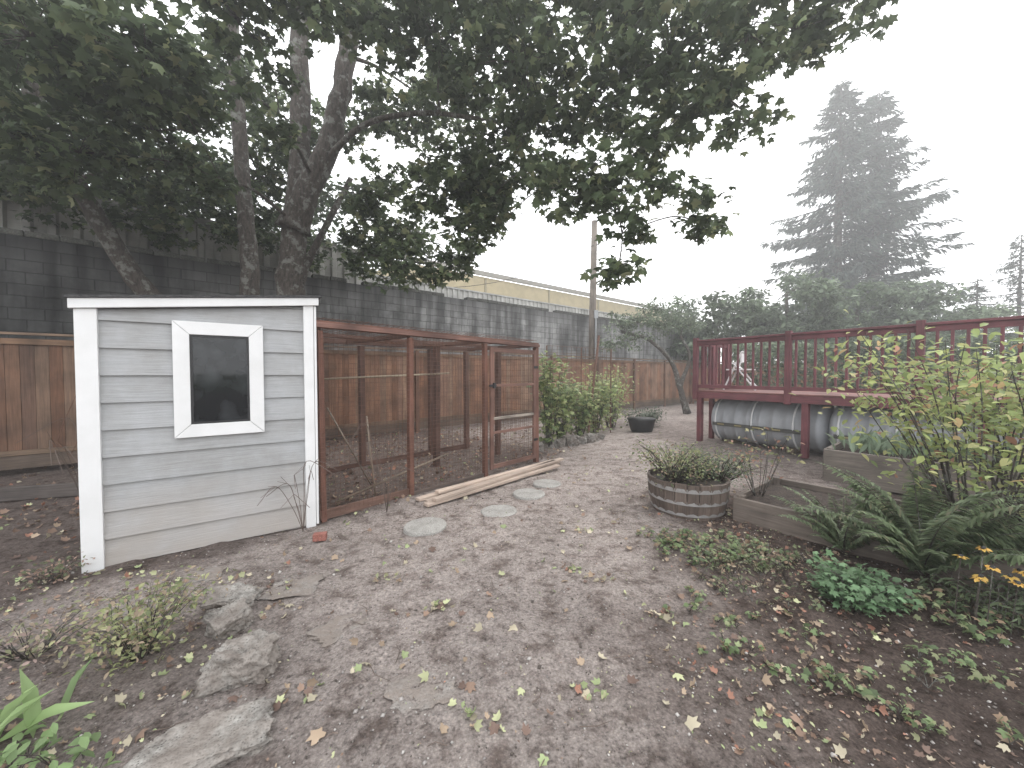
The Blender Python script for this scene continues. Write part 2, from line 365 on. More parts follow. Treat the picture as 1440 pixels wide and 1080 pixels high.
# ---------------------------------------------------------------- block wall
def blockwall():
    m,nt,b=newmat('concrete_block')
    tc=N(nt,'ShaderNodeTexCoord'); sx=N(nt,'ShaderNodeSeparateXYZ'); nt.links.new(tc.outputs['Object'],sx.inputs[0])
    cb=N(nt,'ShaderNodeCombineXYZ'); nt.links.new(sx.outputs[0],cb.inputs[0]); nt.links.new(sx.outputs[2],cb.inputs[1])
    br=N(nt,'ShaderNodeTexBrick',Scale=1.0); br.inputs['Brick Width'].default_value=.4; br.inputs['Row Height'].default_value=.2
    br.inputs['Mortar Size'].default_value=.008; br.inputs['Mortar Smooth'].default_value=.3
    br.inputs['Color1'].default_value=(.34,.34,.335,1); br.inputs['Color2'].default_value=(.25,.25,.245,1); br.inputs['Mortar'].default_value=(.14,.14,.135,1)
    nt.links.new(cb.outputs[0],br.inputs['Vector'])
    n=N(nt,'ShaderNodeTexNoise',Scale=.9,Detail=8.0,Roughness=.7); nt.links.new(tc.outputs['Object'],n.inputs['Vector'])
    r=ramp(nt,[(.34,g(.4)),(.6,g(1.1))]); nt.links.new(n.outputs['Fac'],r.inputs[0])
    c=mul(nt,br.outputs['Color'],r.outputs[0])
    v=mapping(nt,tc.outputs['Object'],(2.2,1,.25)); n3=N(nt,'ShaderNodeTexNoise',Scale=2.0,Detail=6.0); nt.links.new(v,n3.inputs['Vector'])
    r3=ramp(nt,[(.38,g(.45)),(.58,g(1.05))]); nt.links.new(n3.outputs['Fac'],r3.inputs[0])
    c=mul(nt,c,r3.outputs[0])
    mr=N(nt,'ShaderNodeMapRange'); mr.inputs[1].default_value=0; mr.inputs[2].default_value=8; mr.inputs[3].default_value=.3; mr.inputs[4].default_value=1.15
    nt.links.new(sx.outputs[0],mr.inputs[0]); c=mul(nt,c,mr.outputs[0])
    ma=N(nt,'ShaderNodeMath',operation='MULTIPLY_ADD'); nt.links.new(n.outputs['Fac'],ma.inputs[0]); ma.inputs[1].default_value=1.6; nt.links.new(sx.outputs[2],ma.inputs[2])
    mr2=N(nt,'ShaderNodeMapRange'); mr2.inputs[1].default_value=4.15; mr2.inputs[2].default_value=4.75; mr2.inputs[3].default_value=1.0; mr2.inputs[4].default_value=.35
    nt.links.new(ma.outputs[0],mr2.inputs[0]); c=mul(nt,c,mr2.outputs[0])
    nt.links.new(c,b.inputs['Base Color']); b.inputs['Roughness'].default_value=.95
    n4=N(nt,'ShaderNodeTexNoise',Scale=60.0,Detail=4.0); nt.links.new(tc.outputs['Object'],n4.inputs['Vector'])
    ad=N(nt,'ShaderNodeMath',operation='MULTIPLY_ADD'); nt.links.new(br.outputs['Fac'],ad.inputs[0]); ad.inputs[1].default_value=-1.5; nt.links.new(n4.outputs['Fac'],ad.inputs[2])
    bump(nt,b,ad.outputs[0],.7,.01)
    e=empty('concrete_block_wall',FO,FA)
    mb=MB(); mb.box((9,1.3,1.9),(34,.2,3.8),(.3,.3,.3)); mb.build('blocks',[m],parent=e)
    mb=MB(); x=-8
    while x<26:
        w=.4; 
        if random.random()<.93 or x<3: mb.box((x+w/2,1.3,3.85+random.uniform(-.006,.006)),(w-.012,.215,.1),(.16,.16,.15),jit=.25)
        x+=w
    mb.build('coping',[mat_noise('mossy_coping',(.05,.052,.045),(.15,.15,.135),5,.95,.6,.01,speck=40)],parent=e,bevel=.012)
blockwall()
def corrugated(x0,x1,y,z0,z1,pitch=.26,depth=.05,col=(.55,.54,.50)):
    mb=MB(); x=x0
    while x<x1:
        a=[(x,y),(x+pitch*.5,y),(x+pitch*.6,y-depth),(x+pitch*.9,y-depth),(x+pitch,y)]
        for (p,q) in zip(a[:-1],a[1:]):
            k=random.uniform(.93,1.05)
            mb.poly([(p[0],p[1],z0),(q[0],q[1],z0),(q[0],q[1],z1),(p[0],p[1],z1)],tuple(c*k for c in col))
        x+=pitch
    return mb
M_sid=mat_wood('painted_metal_siding',.5,.12,.35)
def warehouse():
    e=empty('metal_warehouse',FO,FA)
    mb=corrugated(-9,5.6,1.75,0,4.75,.3,.07,(.40,.39,.36)); mb.build('siding',[M_sid],parent=e)
    mb=corrugated(5.6,19,1.95,0,4.26,.2,.035,(.56,.55,.52)); mb.build('low_siding',[M_sid],parent=e)
    mb=MB(); mb.box((-1.7,3.8,4.79),(14.7,4.3,.1),(.22,.21,.19)); mb.box((12.3,3.8,4.28),(13.3,3.8,.05),(.5,.5,.48)); mb.build('roof',[M_sid],parent=e)
    e=empty('yellow_industrial_building',(-12.5,13.2,0),FA)
    mb=MB(); c=(.46,.39,.24); H=7.8; x0=9.7; x1=39.5
    mb.box(((x0+x1)/2,8,H/2-.1),(x1-x0,12,H-.2),c); mb.box(((x0+x1)/2,1.93,H),(x1-x0+.2,.18,.26),(.30,.285,.25))
    for k in range(6):
        mb.box((x0+.2+k*5.7,1.97,H/2-.1),(.12,.06,H-.3),(.30,.26,.17))
    mb.box(((x0+x1)/2,1.98,5.9),(x1-x0,.05,.08),(.32,.28,.2))
    mb.build('walls',[mat_wood('stucco_panel',.85,.04,.12)],parent=e)
warehouse()
# ---------------------------------------------------------------- utility pole
def pole():
    e=empty('utility_pole',(3.15,15.2,0))
    mb=MB(); mb.tube([(0,0,0),(.02,0,3.5),(.08,0,7.45)],[.15,.14,.11],(.24,.20,.165),12); mb.build('mast',[M_wood],parent=e,smooth=True)
    mb=MB(); mb.tube([(.1,-.16,0),(.12,-.16,3.9)],.035,(.3,.3,.3),8); mb.box((.12,-.16,3.8),(.14,.12,.3),(.3,.3,.3)); mb.tube([(.16,-.1,6.5),(.3,-.1,6.6)],.03,(.3,.3,.3)); mb.build('conduit',[M_metal],parent=e)
    mb=MB()
    def wire(a,b,sag):
        a=Vector(a);b=Vector(b); mb.tube([a.lerp(b,t)-Vector((0,0,sag*4*t*(1-t))) for t in np.linspace(0,1,16)],.010,(.05,.05,.05),4)
    wire((3.2,15.1,6.5),(-3.2,13.5,4.5),.5)
    wire((3.2,15.2,6.9),(20,26,6.2),.9)
    mb.build('power_line',[M_black])
pole()
# ---------------------------------------------------------------- shed
SA=math.atan2(.584,.812); SO=(-3.2,2.9,0)
def shed():
    e=empty('garden_shed',SO,SA)
    m,nt,b=newmat('grey_lap_siding')
    tc=N(nt,'ShaderNodeTexCoord')
    v=mapping(nt,tc.outputs['Object'],(3,3,70)); n=N(nt,'ShaderNodeTexNoise',Scale=1.2,Detail=6.0,Roughness=.6); n.inputs['Distortion'].default_value=.6; nt.links.new(v,n.inputs['Vector'])
    at=N(nt,'ShaderNodeAttribute'); at.attribute_name='Col'
    r=ramp(nt,[(.25,g(.80)),(.7,g(1.07))]); nt.links.new(n.outputs['Fac'],r.inputs[0]); c=mul(nt,at.outputs['Color'],r.outputs[0])
    n5=N(nt,'ShaderNodeTexNoise',Scale=2.2,Detail=8.0,Roughness=.7); nt.links.new(tc.outputs['Object'],n5.inputs['Vector'])
    r5=ramp(nt,[(.36,(.84,.82,.79)),(.6,g(1.03))]); nt.links.new(n5.outputs['Fac'],r5.inputs[0]); c=mul(nt,c,r5.outputs[0])
    sx=N(nt,'ShaderNodeSeparateXYZ'); nt.links.new(tc.outputs['Object'],sx.inputs[0])
    n2=N(nt,'ShaderNodeTexNoise',Scale=4.0,Detail=6.0); nt.links.new(tc.outputs['Object'],n2.inputs['Vector'])
    ma=N(nt,'ShaderNodeMath',operation='MULTIPLY_ADD'); nt.links.new(n2.outputs['Fac'],ma.inputs[0]); ma.inputs[1].default_value=.7; nt.links.new(sx.outputs[2],ma.inputs[2])
    mr=N(nt,'ShaderNodeMapRange'); mr.inputs[1].default_value=.28; mr.inputs[2].default_value=1.05; mr.inputs[3].default_value=.75; mr.inputs[4].default_value=0; nt.links.new(ma.outputs[0],mr.inputs[0])
    mx=N(nt,'ShaderNodeMix',data_type='RGBA'); nt.links.new(mr.outputs[0],mx.inputs[0]); nt.links.new(c,mx.inputs[6]); mx.inputs[7].default_value=(.40,.355,.315,1)
    nt.links.new(mx.outputs[2],b.inputs['Base Color']); b.inputs['Roughness'].default_value=.6
    bump(nt,b,n.outputs['Fac'],.6,.006)
    W=1.5; D=1.35; slope=.17/1.5
    zt=lambda x:1.985+slope*x
    def prism(mb,x0,x1,za,zb,zc,zd,y0,y1,col):
        i=len(mb.v)
        for y in (y0,y1):
            mb.v+=[(x0,y,za),(x1,y,zb),(x1,y,zc),(x0,y,zd)]
        fs=[(0,1,2,3),(7,6,5,4),(0,4,5,1),(1,5,6,2),(2,6,7,3),(3,7,4,0)]
        for f in fs:
            mb.f.append([i+a for a in f]); mb.m.append(0); mb.c+=[(*col,1)]*4; mb.uv+=[(mb.v[i+a][0],mb.v[i+a][2]) for a in f]
    mb=MB(); grey=(.385,.395,.405)
    prism(mb,0,W,-.05,-.05,zt(W),zt(0),.034,.05,(.4,.4,.42))
    def lap(x0,x1,za,zb,col):
        i=len(mb.v); t0=.0; t1=.022
        mb.v+=[(x0,t0,za[0]),(x1,t0,zb[0]),(x1,t1,zb[1]),(x0,t1,za[1]),(x0,.03,za[0]),(x1,.03,zb[0]),(x1,.03,zb[1]),(x0,.03,za[1])]
        for f in [(0,1,2,3),(0,4,5,1),(1,5,6,2),(2,6,7,3),(3,7,4,0)]:
            mb.f.append([i+a for a in f]); mb.m.append(0); mb.c+=[(*col,1)]*4; mb.uv+=[(mb.v[i+a][0],mb.v[i+a][2]) for a in f]
    h=.212; z=.0
    while z<2.2:
        k=random.uniform(.96,1.05); col=tuple(c*k for c in grey)
        if z<zt(0)-.01:
            if z+h>zt(0): lap(0,W,(z,zt(0)),(z,min(zt(W),z+h+.01)),col)
            else: lap(0,W,(z,z+h),(z,z+h),col)
        elif z<zt(W): 
            x0=(z-1.985)/slope; lap(x0,W,(z,z+.002),(z,zt(W)),col)
        z+=h
    mb.build('front_siding',[m],parent=e)
    mb=MB()
    for x in (-.02,W+.02):
        zz=.0
        while zz<zt(x)-.05:
            hh=min(h,zt(x)-zz); mb.box((x,D/2+.06,zz+hh/2),(.03,D-.02,hh-.008),grey); zz+=h
        mb.box((x+(.004 if x<0 else -.004),D/2+.06,zt(x)/2),(.02,D-.03,zt(x)-.02),(.3,.31,.32))
    mb.box((W/2,D+.06,1.0),(W,.03,1.95),grey)
    mb.build('side_walls',[m],parent=e)
    mb=MB(); wc=(.8,.8,.8)
    prism(mb,-.062,.058,-.03,-.03,zt(.05)-.0,zt(-.06)-.0,-.022,.02,wc)
    mb.box((-.052,.10,zt(-.06)/2-.02),(.02,.14,zt(-.06)+.02),wc)
    prism(mb,1.445,1.53,-.02,-.02,zt(1.53),zt(1.445),-.022,.02,wc)
    mb.box((1.545,.06,zt(1.5)/2),(.022,.16,zt(1.5)),wc)
    prism(mb,-.085,1.575,zt(-.085)+.002,zt(1.575)+.002,zt(1.575)+.075,zt(-.085)+.075,-.045,-.012,wc)
    mb.build('white_trim',[M_white],parent=e,bevel=.003)
    mb=MB(); prism(mb,-.10,1.60,zt(-.1)+.077,zt(1.6)+.077,zt(1.6)+.097,zt(-.1)+.097,-.06,D+.15,(.1,.1,.1))
    prism(mb,-.08,1.57,zt(-.08)+.0,zt(1.57)+.0,zt(1.57)+.074,zt(-.08)+.074,-.010,D+.12,(.5,.5,.5))
    mb.build('roof',[mat_noise('asphalt_shingle',(.03,.03,.032),(.09,.09,.09),30,.95,.6,.004)],parent=e)
    mb=MB(); x0,x1,z0,z1=.485,1.113,.96,1.935; t=.108
    xi0,xi1,zi0,zi1=x0+t,x1-t,z0+t,z1-t
    def quadp(p):
        i=len(mb.v)
        for y in (-.028,.0): mb.v+=[(a,y,c_) for a,c_ in p]
        for f in [(0,1,2,3),(7,6,5,4),(0,4,5,1),(1,5,6,2),(2,6,7,3),(3,7,4,0)]:
            mb.f.append([i+a for a in f]); mb.m.append(0); mb.c+=[(*wc,1)]*4; mb.uv+=[(0,0)]*4
    gp=.0015
    quadp([(x0+gp,z0),(x1-gp,z0),(xi1-gp,zi0),(xi0+gp,zi0)]); quadp([(xi0+gp,zi1),(xi1-gp,zi1),(x1-gp,z1),(x0+gp,z1)])
    quadp([(x0,z0+gp),(xi0,zi0+gp),(xi0,zi1-gp),(x0,z1-gp)]); quadp([(xi1,zi0+gp),(x1,z0+gp),(x1,z1-gp),(xi1,zi1-gp)])
    mb.build('window_casing',[M_white],parent=e,bevel=.003)
    gm,nt,b=newmat('dusty_glass')
    tc=N(nt,'ShaderNodeTexCoord'); n=N(nt,'ShaderNodeTexNoise',Scale=5.0,Detail=6.0); nt.links.new(tc.outputs['Object'],n.inputs['Vector'])
    r=ramp(nt,[(.45,(.010,.012,.014)),(.8,(.05,.055,.06))]); nt.links.new(n.outputs['Fac'],r.inputs[0]); nt.links.new(r.outputs[0],b.inputs['Base Color'])
    r=ramp(nt,[(.3,g(.02)),(.7,g(.10))]); nt.links.new(n.outputs['Fac'],r.inputs[0]); nt.links.new(r.outputs[0],b.inputs['Roughness'])
    mb=MB(); mb.box(((x0+x1)/2,-.008,(z0+z1)/2),(xi1-xi0+.01,.008,zi1-zi0+.01)); mb.build('window_glass',[gm],parent=e)
    mb=MB()
    for a in ((xi0+.009,.0),(xi1-.009,.0)): mb.box((a[0],-.016,(z0+z1)/2),(.018,.012,zi1-zi0),(.02,.02,.02))
    for zz in (zi0+.009,zi1-.009): mb.box(((x0+x1)/2,-.016,zz),(xi1-xi0-.037,.012,.018),(.02,.02,.02))
    mb.build('window_sash',[M_black],parent=e)
shed()
# ---------------------------------------------------------------- chicken coop run
CA=math.atan2(.743,.67); CO=(-1.96,3.86,0)
def coop():
    e=empty('chicken_run',CO,CA); L=3.55; D=1.75; H=2.03; c=(.22,.105,.075); c2=(.16,.09,.07)
    mb=MB()
    def post(x,y,w,cc):
        mb.bar((x+random.uniform(-.02,.02),y,0-.02),(x,y,H-.1),w,w,cc,jit=.15)
    for x in (1.083,2.33): post(x,0,.062,c)
    post(L-.03,0,.075,c); post(.03,0,.05,c)
    for x in (.15,1.34,2.65,3.5): post(x,D,.08,c2)
    post(L-.03,D*.5,.08,c2); post(2.2,D*.55,.085,c2)
    mb.bar((-.02,0,H-.035),(L+.02,0,H-.06),.06,.075,c); mb.box((L/2,D,H-.05),(L+.05,.06,.075),c2)
    mb.bar((-.02,-.045,H-.045),(L+.02,-.045,H-.07),.018,.05,(.26,.14,.11))
    for x in (.04,1.1,2.33,L-.04): mb.box((x,D/2,H-.062),(.045,D-.1,.06),c2,jit=.1)
    mb.box((L/2,D/2,H-.06),(L-.1,.035,.045),c2)
    mb.box((.55,0,.05),(1.08,.03,.10),(.22,.13,.10)); mb.box((1.7,0,.02),(1.2,.03,.05),(.19,.15,.13)); mb.box((L/2,D,.05),(L,.03,.1),c2)
    mb.build('timber_frame',[M_wood],parent=e,bevel=.004)
    mb=MB(); x0,x1=2.39,3.46; y=-.05; dc=(.24,.13,.10)
    for x in (x0+.035,x1-.035): mb.box((x,y,.98),(.06,.035,1.8),dc,jit=.1)
    for z in (.115,.62,.83,1.32,1.845): mb.box(((x0+x1)/2,y,z),(x1-x0-.132,.030,.065 if z in(.115,1.845) else .038),dc if z!=.83 else (.38,.33,.28),jit=.15)
    mb.build('door',[M_wood],parent=e,bevel=.003)
    mb=MB(); mb.box((x0+.03,y-.03,1.32),(.14,.02,.03)); mb.box((x0+.05,y-.04,1.32),(.03,.03,.08)); 
    for z in (.4,1.6): mb.box((x1-.02,y-.022,z),(.1,.006,.04))
    mb.build('latch_and_hinges',[M_black],parent=e)
    mb=MB(); t=.0018
    def grid(p,u,v,U,Vv,su,sv,jx=.002,sag=0.0,t=t):
        p=Vector(p);u=Vector(u);v=Vector(v); n=u.cross(v)
        def S(a,b):
            w=math.sin(a*3.1+b*1.3)*.5+math.sin(a*7.3-b*4.1)*.3
            return n*((sag*math.sin(math.pi*min(1,a/U))*math.sin(math.pi*min(1,b/Vv)))*(-1 if n.z>0 else 1)+w*.012)+v*(w*.006)+u*(math.sin(b*5+a)*.006)
        k=0
        while k<=U:
            j=Vector([random.uniform(-jx,jx) for _ in range(3)]); mb.tube([p+u*k+v*Vv*f+j+S(k,Vv*f) for f in (0,.17,.33,.5,.67,.83,1)],t,(.2,.1,.07),3,cap=False); k+=su
        k=0
        while k<=Vv:
            j=Vector([random.uniform(-jx,jx) for _ in range(3)]); mb.tube([p+v*k+u*U*f+j+S(U*f,k) for f in np.linspace(0,1,10)],t,(.2,.1,.07),3,cap=False); k+=sv
    grid((0,-.038,.05),(1,0,0),(0,0,1),2.33,1.93,.05,.05)
    grid((2.4,-.03,.12),(1,0,0),(0,0,1),1.05,1.75,.05,.05)
    grid((L+.02,0,.05),(0,1,0),(0,0,1),D,1.93,.1,.1)
    grid((0,D+.05,.05),(1,0,0),(0,0,1),L,1.93,.1,.1)
    grid((0,0,H+.03),(1,0,0),(0,1,0),L,D,.08,.08,.006,.14,.0026)
    mb.build('wire_mesh',[M_wire],parent=e)
    mb=MB(); mb.tube([(.0,.7,1.42),(.9,.75,1.45),(2.2,.65,1.5)],.014,(.45,.38,.28),7)
    mb.tube([(.75,.25,.02),(.62,.2,1.0)],.012,(.4,.32,.25),6); mb.tube([(.9,.6,.02),(.3,.5,1.1)],.01,(.3,.25,.2),6)
    mb.tube([(.3,.3,.05),(1.9,.3,.35)],.016,(.25,.2,.15),6)
    mb.build('perches',[M_wood],parent=e,smooth=True)
coop()
def lumber():
    e=empty('lumber_pile',CO,CA); mb=MB(); c=(.50,.40,.33)
    rows=[(.95,-.50,.02,2.5,-.012),(1.02,-.385,.02,2.65,.02),(1.05,-.44,.056,2.7,.045),(1.25,-.33,.056,2.3,-.03),(1.0,-.26,.02,2.2,.0)]
    for x,y,z,L,a in rows:
        mb.box((x+L/2,y,z+.012),(L,.086,.032),c,Matrix.Rotation(a,3,'Z'),jit=.18)
    mb.build('boards',[M_wood2],parent=e,bevel=.003)
lumber()
# ---------------------------------------------------------------- stones
def disc(loc,r,seed):
    mb=MB(); n=40; rnd=random.Random(seed)
    prof=[(1.0,-.04),(1.0,.008),(.97,.016),(.9,.019),(.4,.020)]
    for (k,z) in prof:
        for j in range(n):
            t=2*math.pi*j/n; kk=k*(1+.012*math.sin(3*t+seed)+.008*math.sin(7*t)); mb.v.append((r*kk*math.cos(t),r*kk*math.sin(t),z+rnd.uniform(-.001,.001)))
    for a in range(len(prof)-1):
        for j in range(n):
            j2=(j+1)%n; mb.f.append([a*n+j,a*n+j2,(a+1)*n+j2,(a+1)*n+j]); mb.m.append(0); mb.uv+=[(0,0)]*4; mb.c+=[(.5,.5,.5,1)]*4
    mb.f.append([(len(prof)-1)*n+j for j in range(n)]); mb.m.append(0); mb.uv+=[(0,0)]*n; mb.c+=[(.5,.5,.5,1)]*n
    o=mb.build('stepping_stone',[M_concrete],loc,smooth=True); o.rotation_euler=(rnd.uniform(-.02,.02),rnd.uniform(-.02,.02),rnd.uniform(0,3)); return o
for i,(x,y,r) in enumerate([(-.84,3.69,.205),(-.14,4.08,.195),(.21,4.69,.2),(.47,5.12,.19)]): disc((x,y,.012),r,i)
def rock(name,loc,size,seed,flat=1.0,mat=M_rock,rough=.22,rz=0):
    import bmesh
    from mathutils import noise
    bm=bmesh.new(); bmesh.ops.create_icosphere(bm,subdivisions=5,radius=1)
    off=Vector((seed*3.1,seed*1.7,seed*.9))
    for v in bm.verts:
        p=v.co.copy(); q=Vector((max(-.72,min(.72,p.x)),max(-.72,min(.72,p.y)),max(-.68,min(.68,p.z))))*1.25
        d=noise.fractal(p*1.3+off,1.0,2.0,4)*rough+noise.fractal(p*5+off,1.0,2.0,3)*rough*.45+noise.fractal(p*14+off,.8,2.0,3)*rough*.2
        v.co=q*(1+d)
    me=bpy.data.meshes.new(name); bm.to_mesh(me); bm.free(); me.materials.append(mat)
    for p in me.polygons: p.use_smooth=True
    o=bpy.data.objects.new(name,me); sc.collection.objects.link(o); o.location=loc; o.scale=size; o.rotation_euler=(random.uniform(-.15,.15)*flat,random.uniform(-.15,.15)*flat,rz)
    return o
rock('concrete_rubble_chunk',(-1.36,1.90,.045),(.145,.11,.10),1,rz=.3,rough=.32)
rock('concrete_rubble_chunk',(-1.68,2.24,.02),(.10,.10,.085),2,rz=1.0,rough=.32)
rock('concrete_rubble_chunk',(-1.84,2.48,.01),(.15,.11,.065),6,rz=.2,rough=.32)
rock('concrete_slab',(-1.24,1.50,-.015),(.24,.13,.06),3,.3,M_rock,.25,rz=.5)
for i,(x,y,a,b_,rz) in enumerate([(-2.32,2.78,.18,.11,.5),(-1.57,2.66,.18,.12,.3),(-1.0,2.25,.17,.11,.7),(-.42,1.75,.15,.11,.3),(-2.5,2.4,.24,.10,.1)]):
    rock('concrete_slab',(x,y,gz(x,y)-.022),(a,b_,.030),4+i,.1,M_slab,.35,rz)
for i,(x,y,s) in enumerate([(.72,7.75,.15),(.98,7.85,.13),(1.2,8.0,.17),(1.45,8.15,.13),(1.68,8.3,.18),(.5,7.4,.12),(1.95,8.6,.12)]):
    rock('border_rock',(x,y,.05),(s,s*.8,s*.85),20+i,rz=i,rough=.3)
mb=MB(); mb.box((0,0,.03),(.11,.075,.06),(.3,.1,.08)); mb.build('brick',[M_brick],(-1.73,3.42,.0),.3,bevel=.005)
mb=MB(); mb.box((0,0,.09),(2.2,.05,.16),(.12,.10,.09)); mb.build('landscape_timber',[M_wood],(-5.9,4.45,0),.3,bevel=.008)
mb=MB(); mb.tube([(0,0,0),(.05,.02,1.75)],.016,(.1,.05,.04),6); mb.tube([(0.02,-.02,1.3),(-.1,-.05,1.0),(-.2,-.04,.75),(-.05,-.05,.6),(.1,-.05,.9)],.003,(.1,.05,.04),4); mb.build('rusty_fence_stake',[M_wire],(-4.75,4.2,0))
# ---------------------------------------------------------------- deck
DA=math.atan2(-.835,.55)
def deck():
    e=empty('raised_deck',(4.04,8.4,0),DA); c=(.205,.068,.078); L=7.2; D=2.4; zf=1.1
    mb=MB()
    for x in (.06,2.0,4.0,6.0):
        for y in (.05,D-.1):
            mb.box((x,y,.49),(.1,.1,.98),c,jit=.1)
    mb.box((L/2,-.0,zf-.07),(L,.04,.13),c); mb.box((.0,D/2,zf-.07),(.04,D-.05,.13),c); mb.box((L/2,D,zf-.09),(L,.04,.17),c)
    k=.4
    while k<L: mb.box((k,D/2,zf-.08),(.04,D-.06,.12),(.16,.06,.05),jit=.2); k+=.45
    y=.02
    while y<D: mb.box((L/2-.02,y+.04,zf+.014),(L+.08,.132,.027),(.22,.09,.08),jit=.15); y+=.138
    mb.build('frame_and_boards',[M_wood],parent=e,bevel=.004)
    mb=MB(); zt=2.22
    def rail(p0,p1):
        p0=Vector(p0);p1=Vector(p1); d=(p1-p0); n=d.length; d.normalize()
        mb.bar(p0+Vector((0,0,zt-.02)),p1+Vector((0,0,zt-.02)),.11,.038,c)
        mb.bar(p0+Vector((0,0,zt-.085)),p1+Vector((0,0,zt-.085)),.038,.085,c); mb.bar(p0+Vector((0,0,zf+.12)),p1+Vector((0,0,zf+.12)),.038,.07,c)
        k=.15
        while k<n-.05:
            q=p0+d*k; mb.box((q.x,q.y,(zf+zt)/2+.02),(.034,.034,zt-zf-.2),c,jit=.12); k+=.142
    rail((0,-.0,0),(L,-.0,0)); rail((-.0,.05,0),(-.0,1.2,0))
    for x in (.0,1.75,3.4,5.1,6.8): mb.box((x,-.04,zf+.5),(.09,.09,1.32),c,jit=.1)
    mb.box((.0,.62,1.05),(.09,.09,2.1),c); mb.box((.0,1.24,zf+.5),(.09,.09,1.3),c)
    mb.build('railing',[M_wood],parent=e,bevel=.004)
deck()
def tank(a,L):
    # ribbed grey tank lying on its side, long axis parallel to the deck
    o=Vector((4.75,8.6,0))+Vector((math.cos(DA),math.sin(DA),0))*a
    e=empty('storage_tank',o,DA); mb=MB(); r=.47
    pts=[(-.12,0,.5),(-.09,0,.5),(-.04,0,.5)]; rad=[r*.3,r*.7,r*.92]; x=0
    while x<L-.05:
        pts+=[(x,0,.5),(x+.02,0,.5),(x+.035,0,.5),(x+.20,0,.5),(x+.215,0,.5)]; rad+=[r,r,r*.975,r*.975,r]; x+=.235
    pts+=[(x+.04,0,.5),(x+.09,0,.5),(x+.12,0,.5)]; rad+=[r*.92,r*.7,r*.3]
    mb.tube(pts,rad,(.2,.2,.22),44); ob=mb.build('body',[M_tank],parent=e,smooth=True)
    mb=MB(); x=.08
    while x<L:
        P=[(x,math.cos(t)*r*1.03,.5+math.sin(t)*r*1.03) for t in np.linspace(-1.2,math.pi+1.2,30)]
        mb.tube(P,.017,(.7,.7,.7),6); x+=.72
    mb.build('hoops',[M_white],parent=e,smooth=True)
    mb=MB(); mb.box((L/2,-.488,.42),(L-.05,.012,.07)); mb.build('band',[mat_noise('dull_band',(.05,.05,.045),(.1,.1,.09),6,.7,.1,.002)],parent=e)
    mb=MB(); k=.2
    while k<L-.2: mb.box((k,-.496,.42),(.14,.004,.028)); k+=.35
    mb.build('band_marks',[mat_noise('faded_yellow',(.25,.21,.10),(.35,.30,.15),8,.7,.1,.002)],parent=e)
    mb=MB()
    for x in (.3,L-.3): mb.box((x,0,.04),(.12,.8,.08),(.2,.15,.1))
    mb.build('cradles',[M_wood],parent=e)
tank(0,1.75); tank(2.1,3.6)
def chair():
    e=empty('folding_chair',(5.05,8.55,1.13),DA+.3); mb=MB()
    for y in (0,.5):
        mb.tube([(-.3,y,0),(.05,y,.85)],.018); mb.tube([(.32,y,0),(-.12,y,.6)],.018); mb.tube([(-.25,y,.45),(.25,y,.45)],.016)
    for p in [((-.05,0,.5),(-.05,.5,.5)),((.05,0,.85),(.05,.5,.85)),((.2,0,.15),(.2,.5,.15))]: mb.tube(p,.016)
    mb.box((0,.25,.45),(.42,.46,.025)); mb.box((.03,.25,.72),(.025,.46,.2))
    mb.build('frame',[M_white],parent=e)
chair()
# ---------------------------------------------------------------- planter + beds
def barrel():
    loc=(1.93,4.2,0); e=empty('half_barrel_planter',loc); mb=MB(); n=22; h=.37
    for j in range(n):
        t=2*math.pi*(j+.5)/n; 
        for a,b_ in (((.345,.0),(.385,.19)),((.385,.19),(.40,h))):
            p=Vector((a[0]*math.cos(t),a[0]*math.sin(t),a[1])); q=Vector((b_[0]*math.cos(t),b_[0]*math.sin(t),b_[1]+(.004*(j%3) if b_[1]==h else .001)))
            d=(q-p); z=d.normalized(); x=Vector((-math.sin(t),math.cos(t),0)); y=z.cross(x)
            R=Matrix((x,y,z)).transposed(); mb.box((p+q)/2,(.108,.026,d.length),(.17,.13,.108),R,jit=.12)
    mb.build('staves',[M_wood],parent=e)
    mb=MB()
    for z,r in ((.06,.374),(.18,.399),(.31,.411)):
        nn=48; i=len(mb.v)
        for j in range(nn):
            t=2*math.pi*j/nn
            for zz in (z-.02,z+.02): mb.v.append((r*math.cos(t),r*math.sin(t),zz))
        for j in range(nn):
            k=(j+1)%nn; mb.f.append([i+2*j,i+2*k,i+2*k+1,i+2*j+1]); mb.m.append(0); mb.uv+=[(0,0)]*4; mb.c+=[(.5,.5,.5,1)]*4
    mb.build('hoops',[mat_noise('dull_hoop_metal',(.20,.19,.185),(.34,.33,.32),12,.6,.2,.003,metal=.2)],parent=e)
    mb=MB(); mb.poly([(.37*math.cos(t),.37*math.sin(t),.32) for t in np.linspace(0,6.283,25)[:-1]],(.06,.045,.035)); mb.build('potting_soil',[M_wood],parent=e)
barrel()
M_soil=mat_noise('bed_soil',(.045,.035,.03),(.12,.09,.075),12,1,1,.03,speck=60)
BA=math.atan2(-.775,.63)
def bed(loc,L,D,h,c):
    e=empty('raised_garden_bed',loc,BA); mb=MB()
    mb.box((L/2,0,h/2),(L,.045,h),c,jit=.1); mb.box((L/2,D,h/2),(L,.045,h),c,jit=.1)
    mb.box((.0,D/2,h/2-.004),(.045,D-.05,h),c,jit=.1); mb.box((L,D/2,h/2-.004),(.045,D-.05,h),c,jit=.1)
    for x,y in ((.05,.05),(.05,D-.05),(L-.05,.05),(L-.05,D-.05)): mb.box((x,y,h/2),(.07,.07,h+.04),c)
    mb.build('boards',[M_wood],parent=e,bevel=.005)
    mb=MB(); mb.box((L/2,D/2,h*.4),(L-.05,D-.05,h*.72)); mb.build('soil',[M_soil],parent=e)
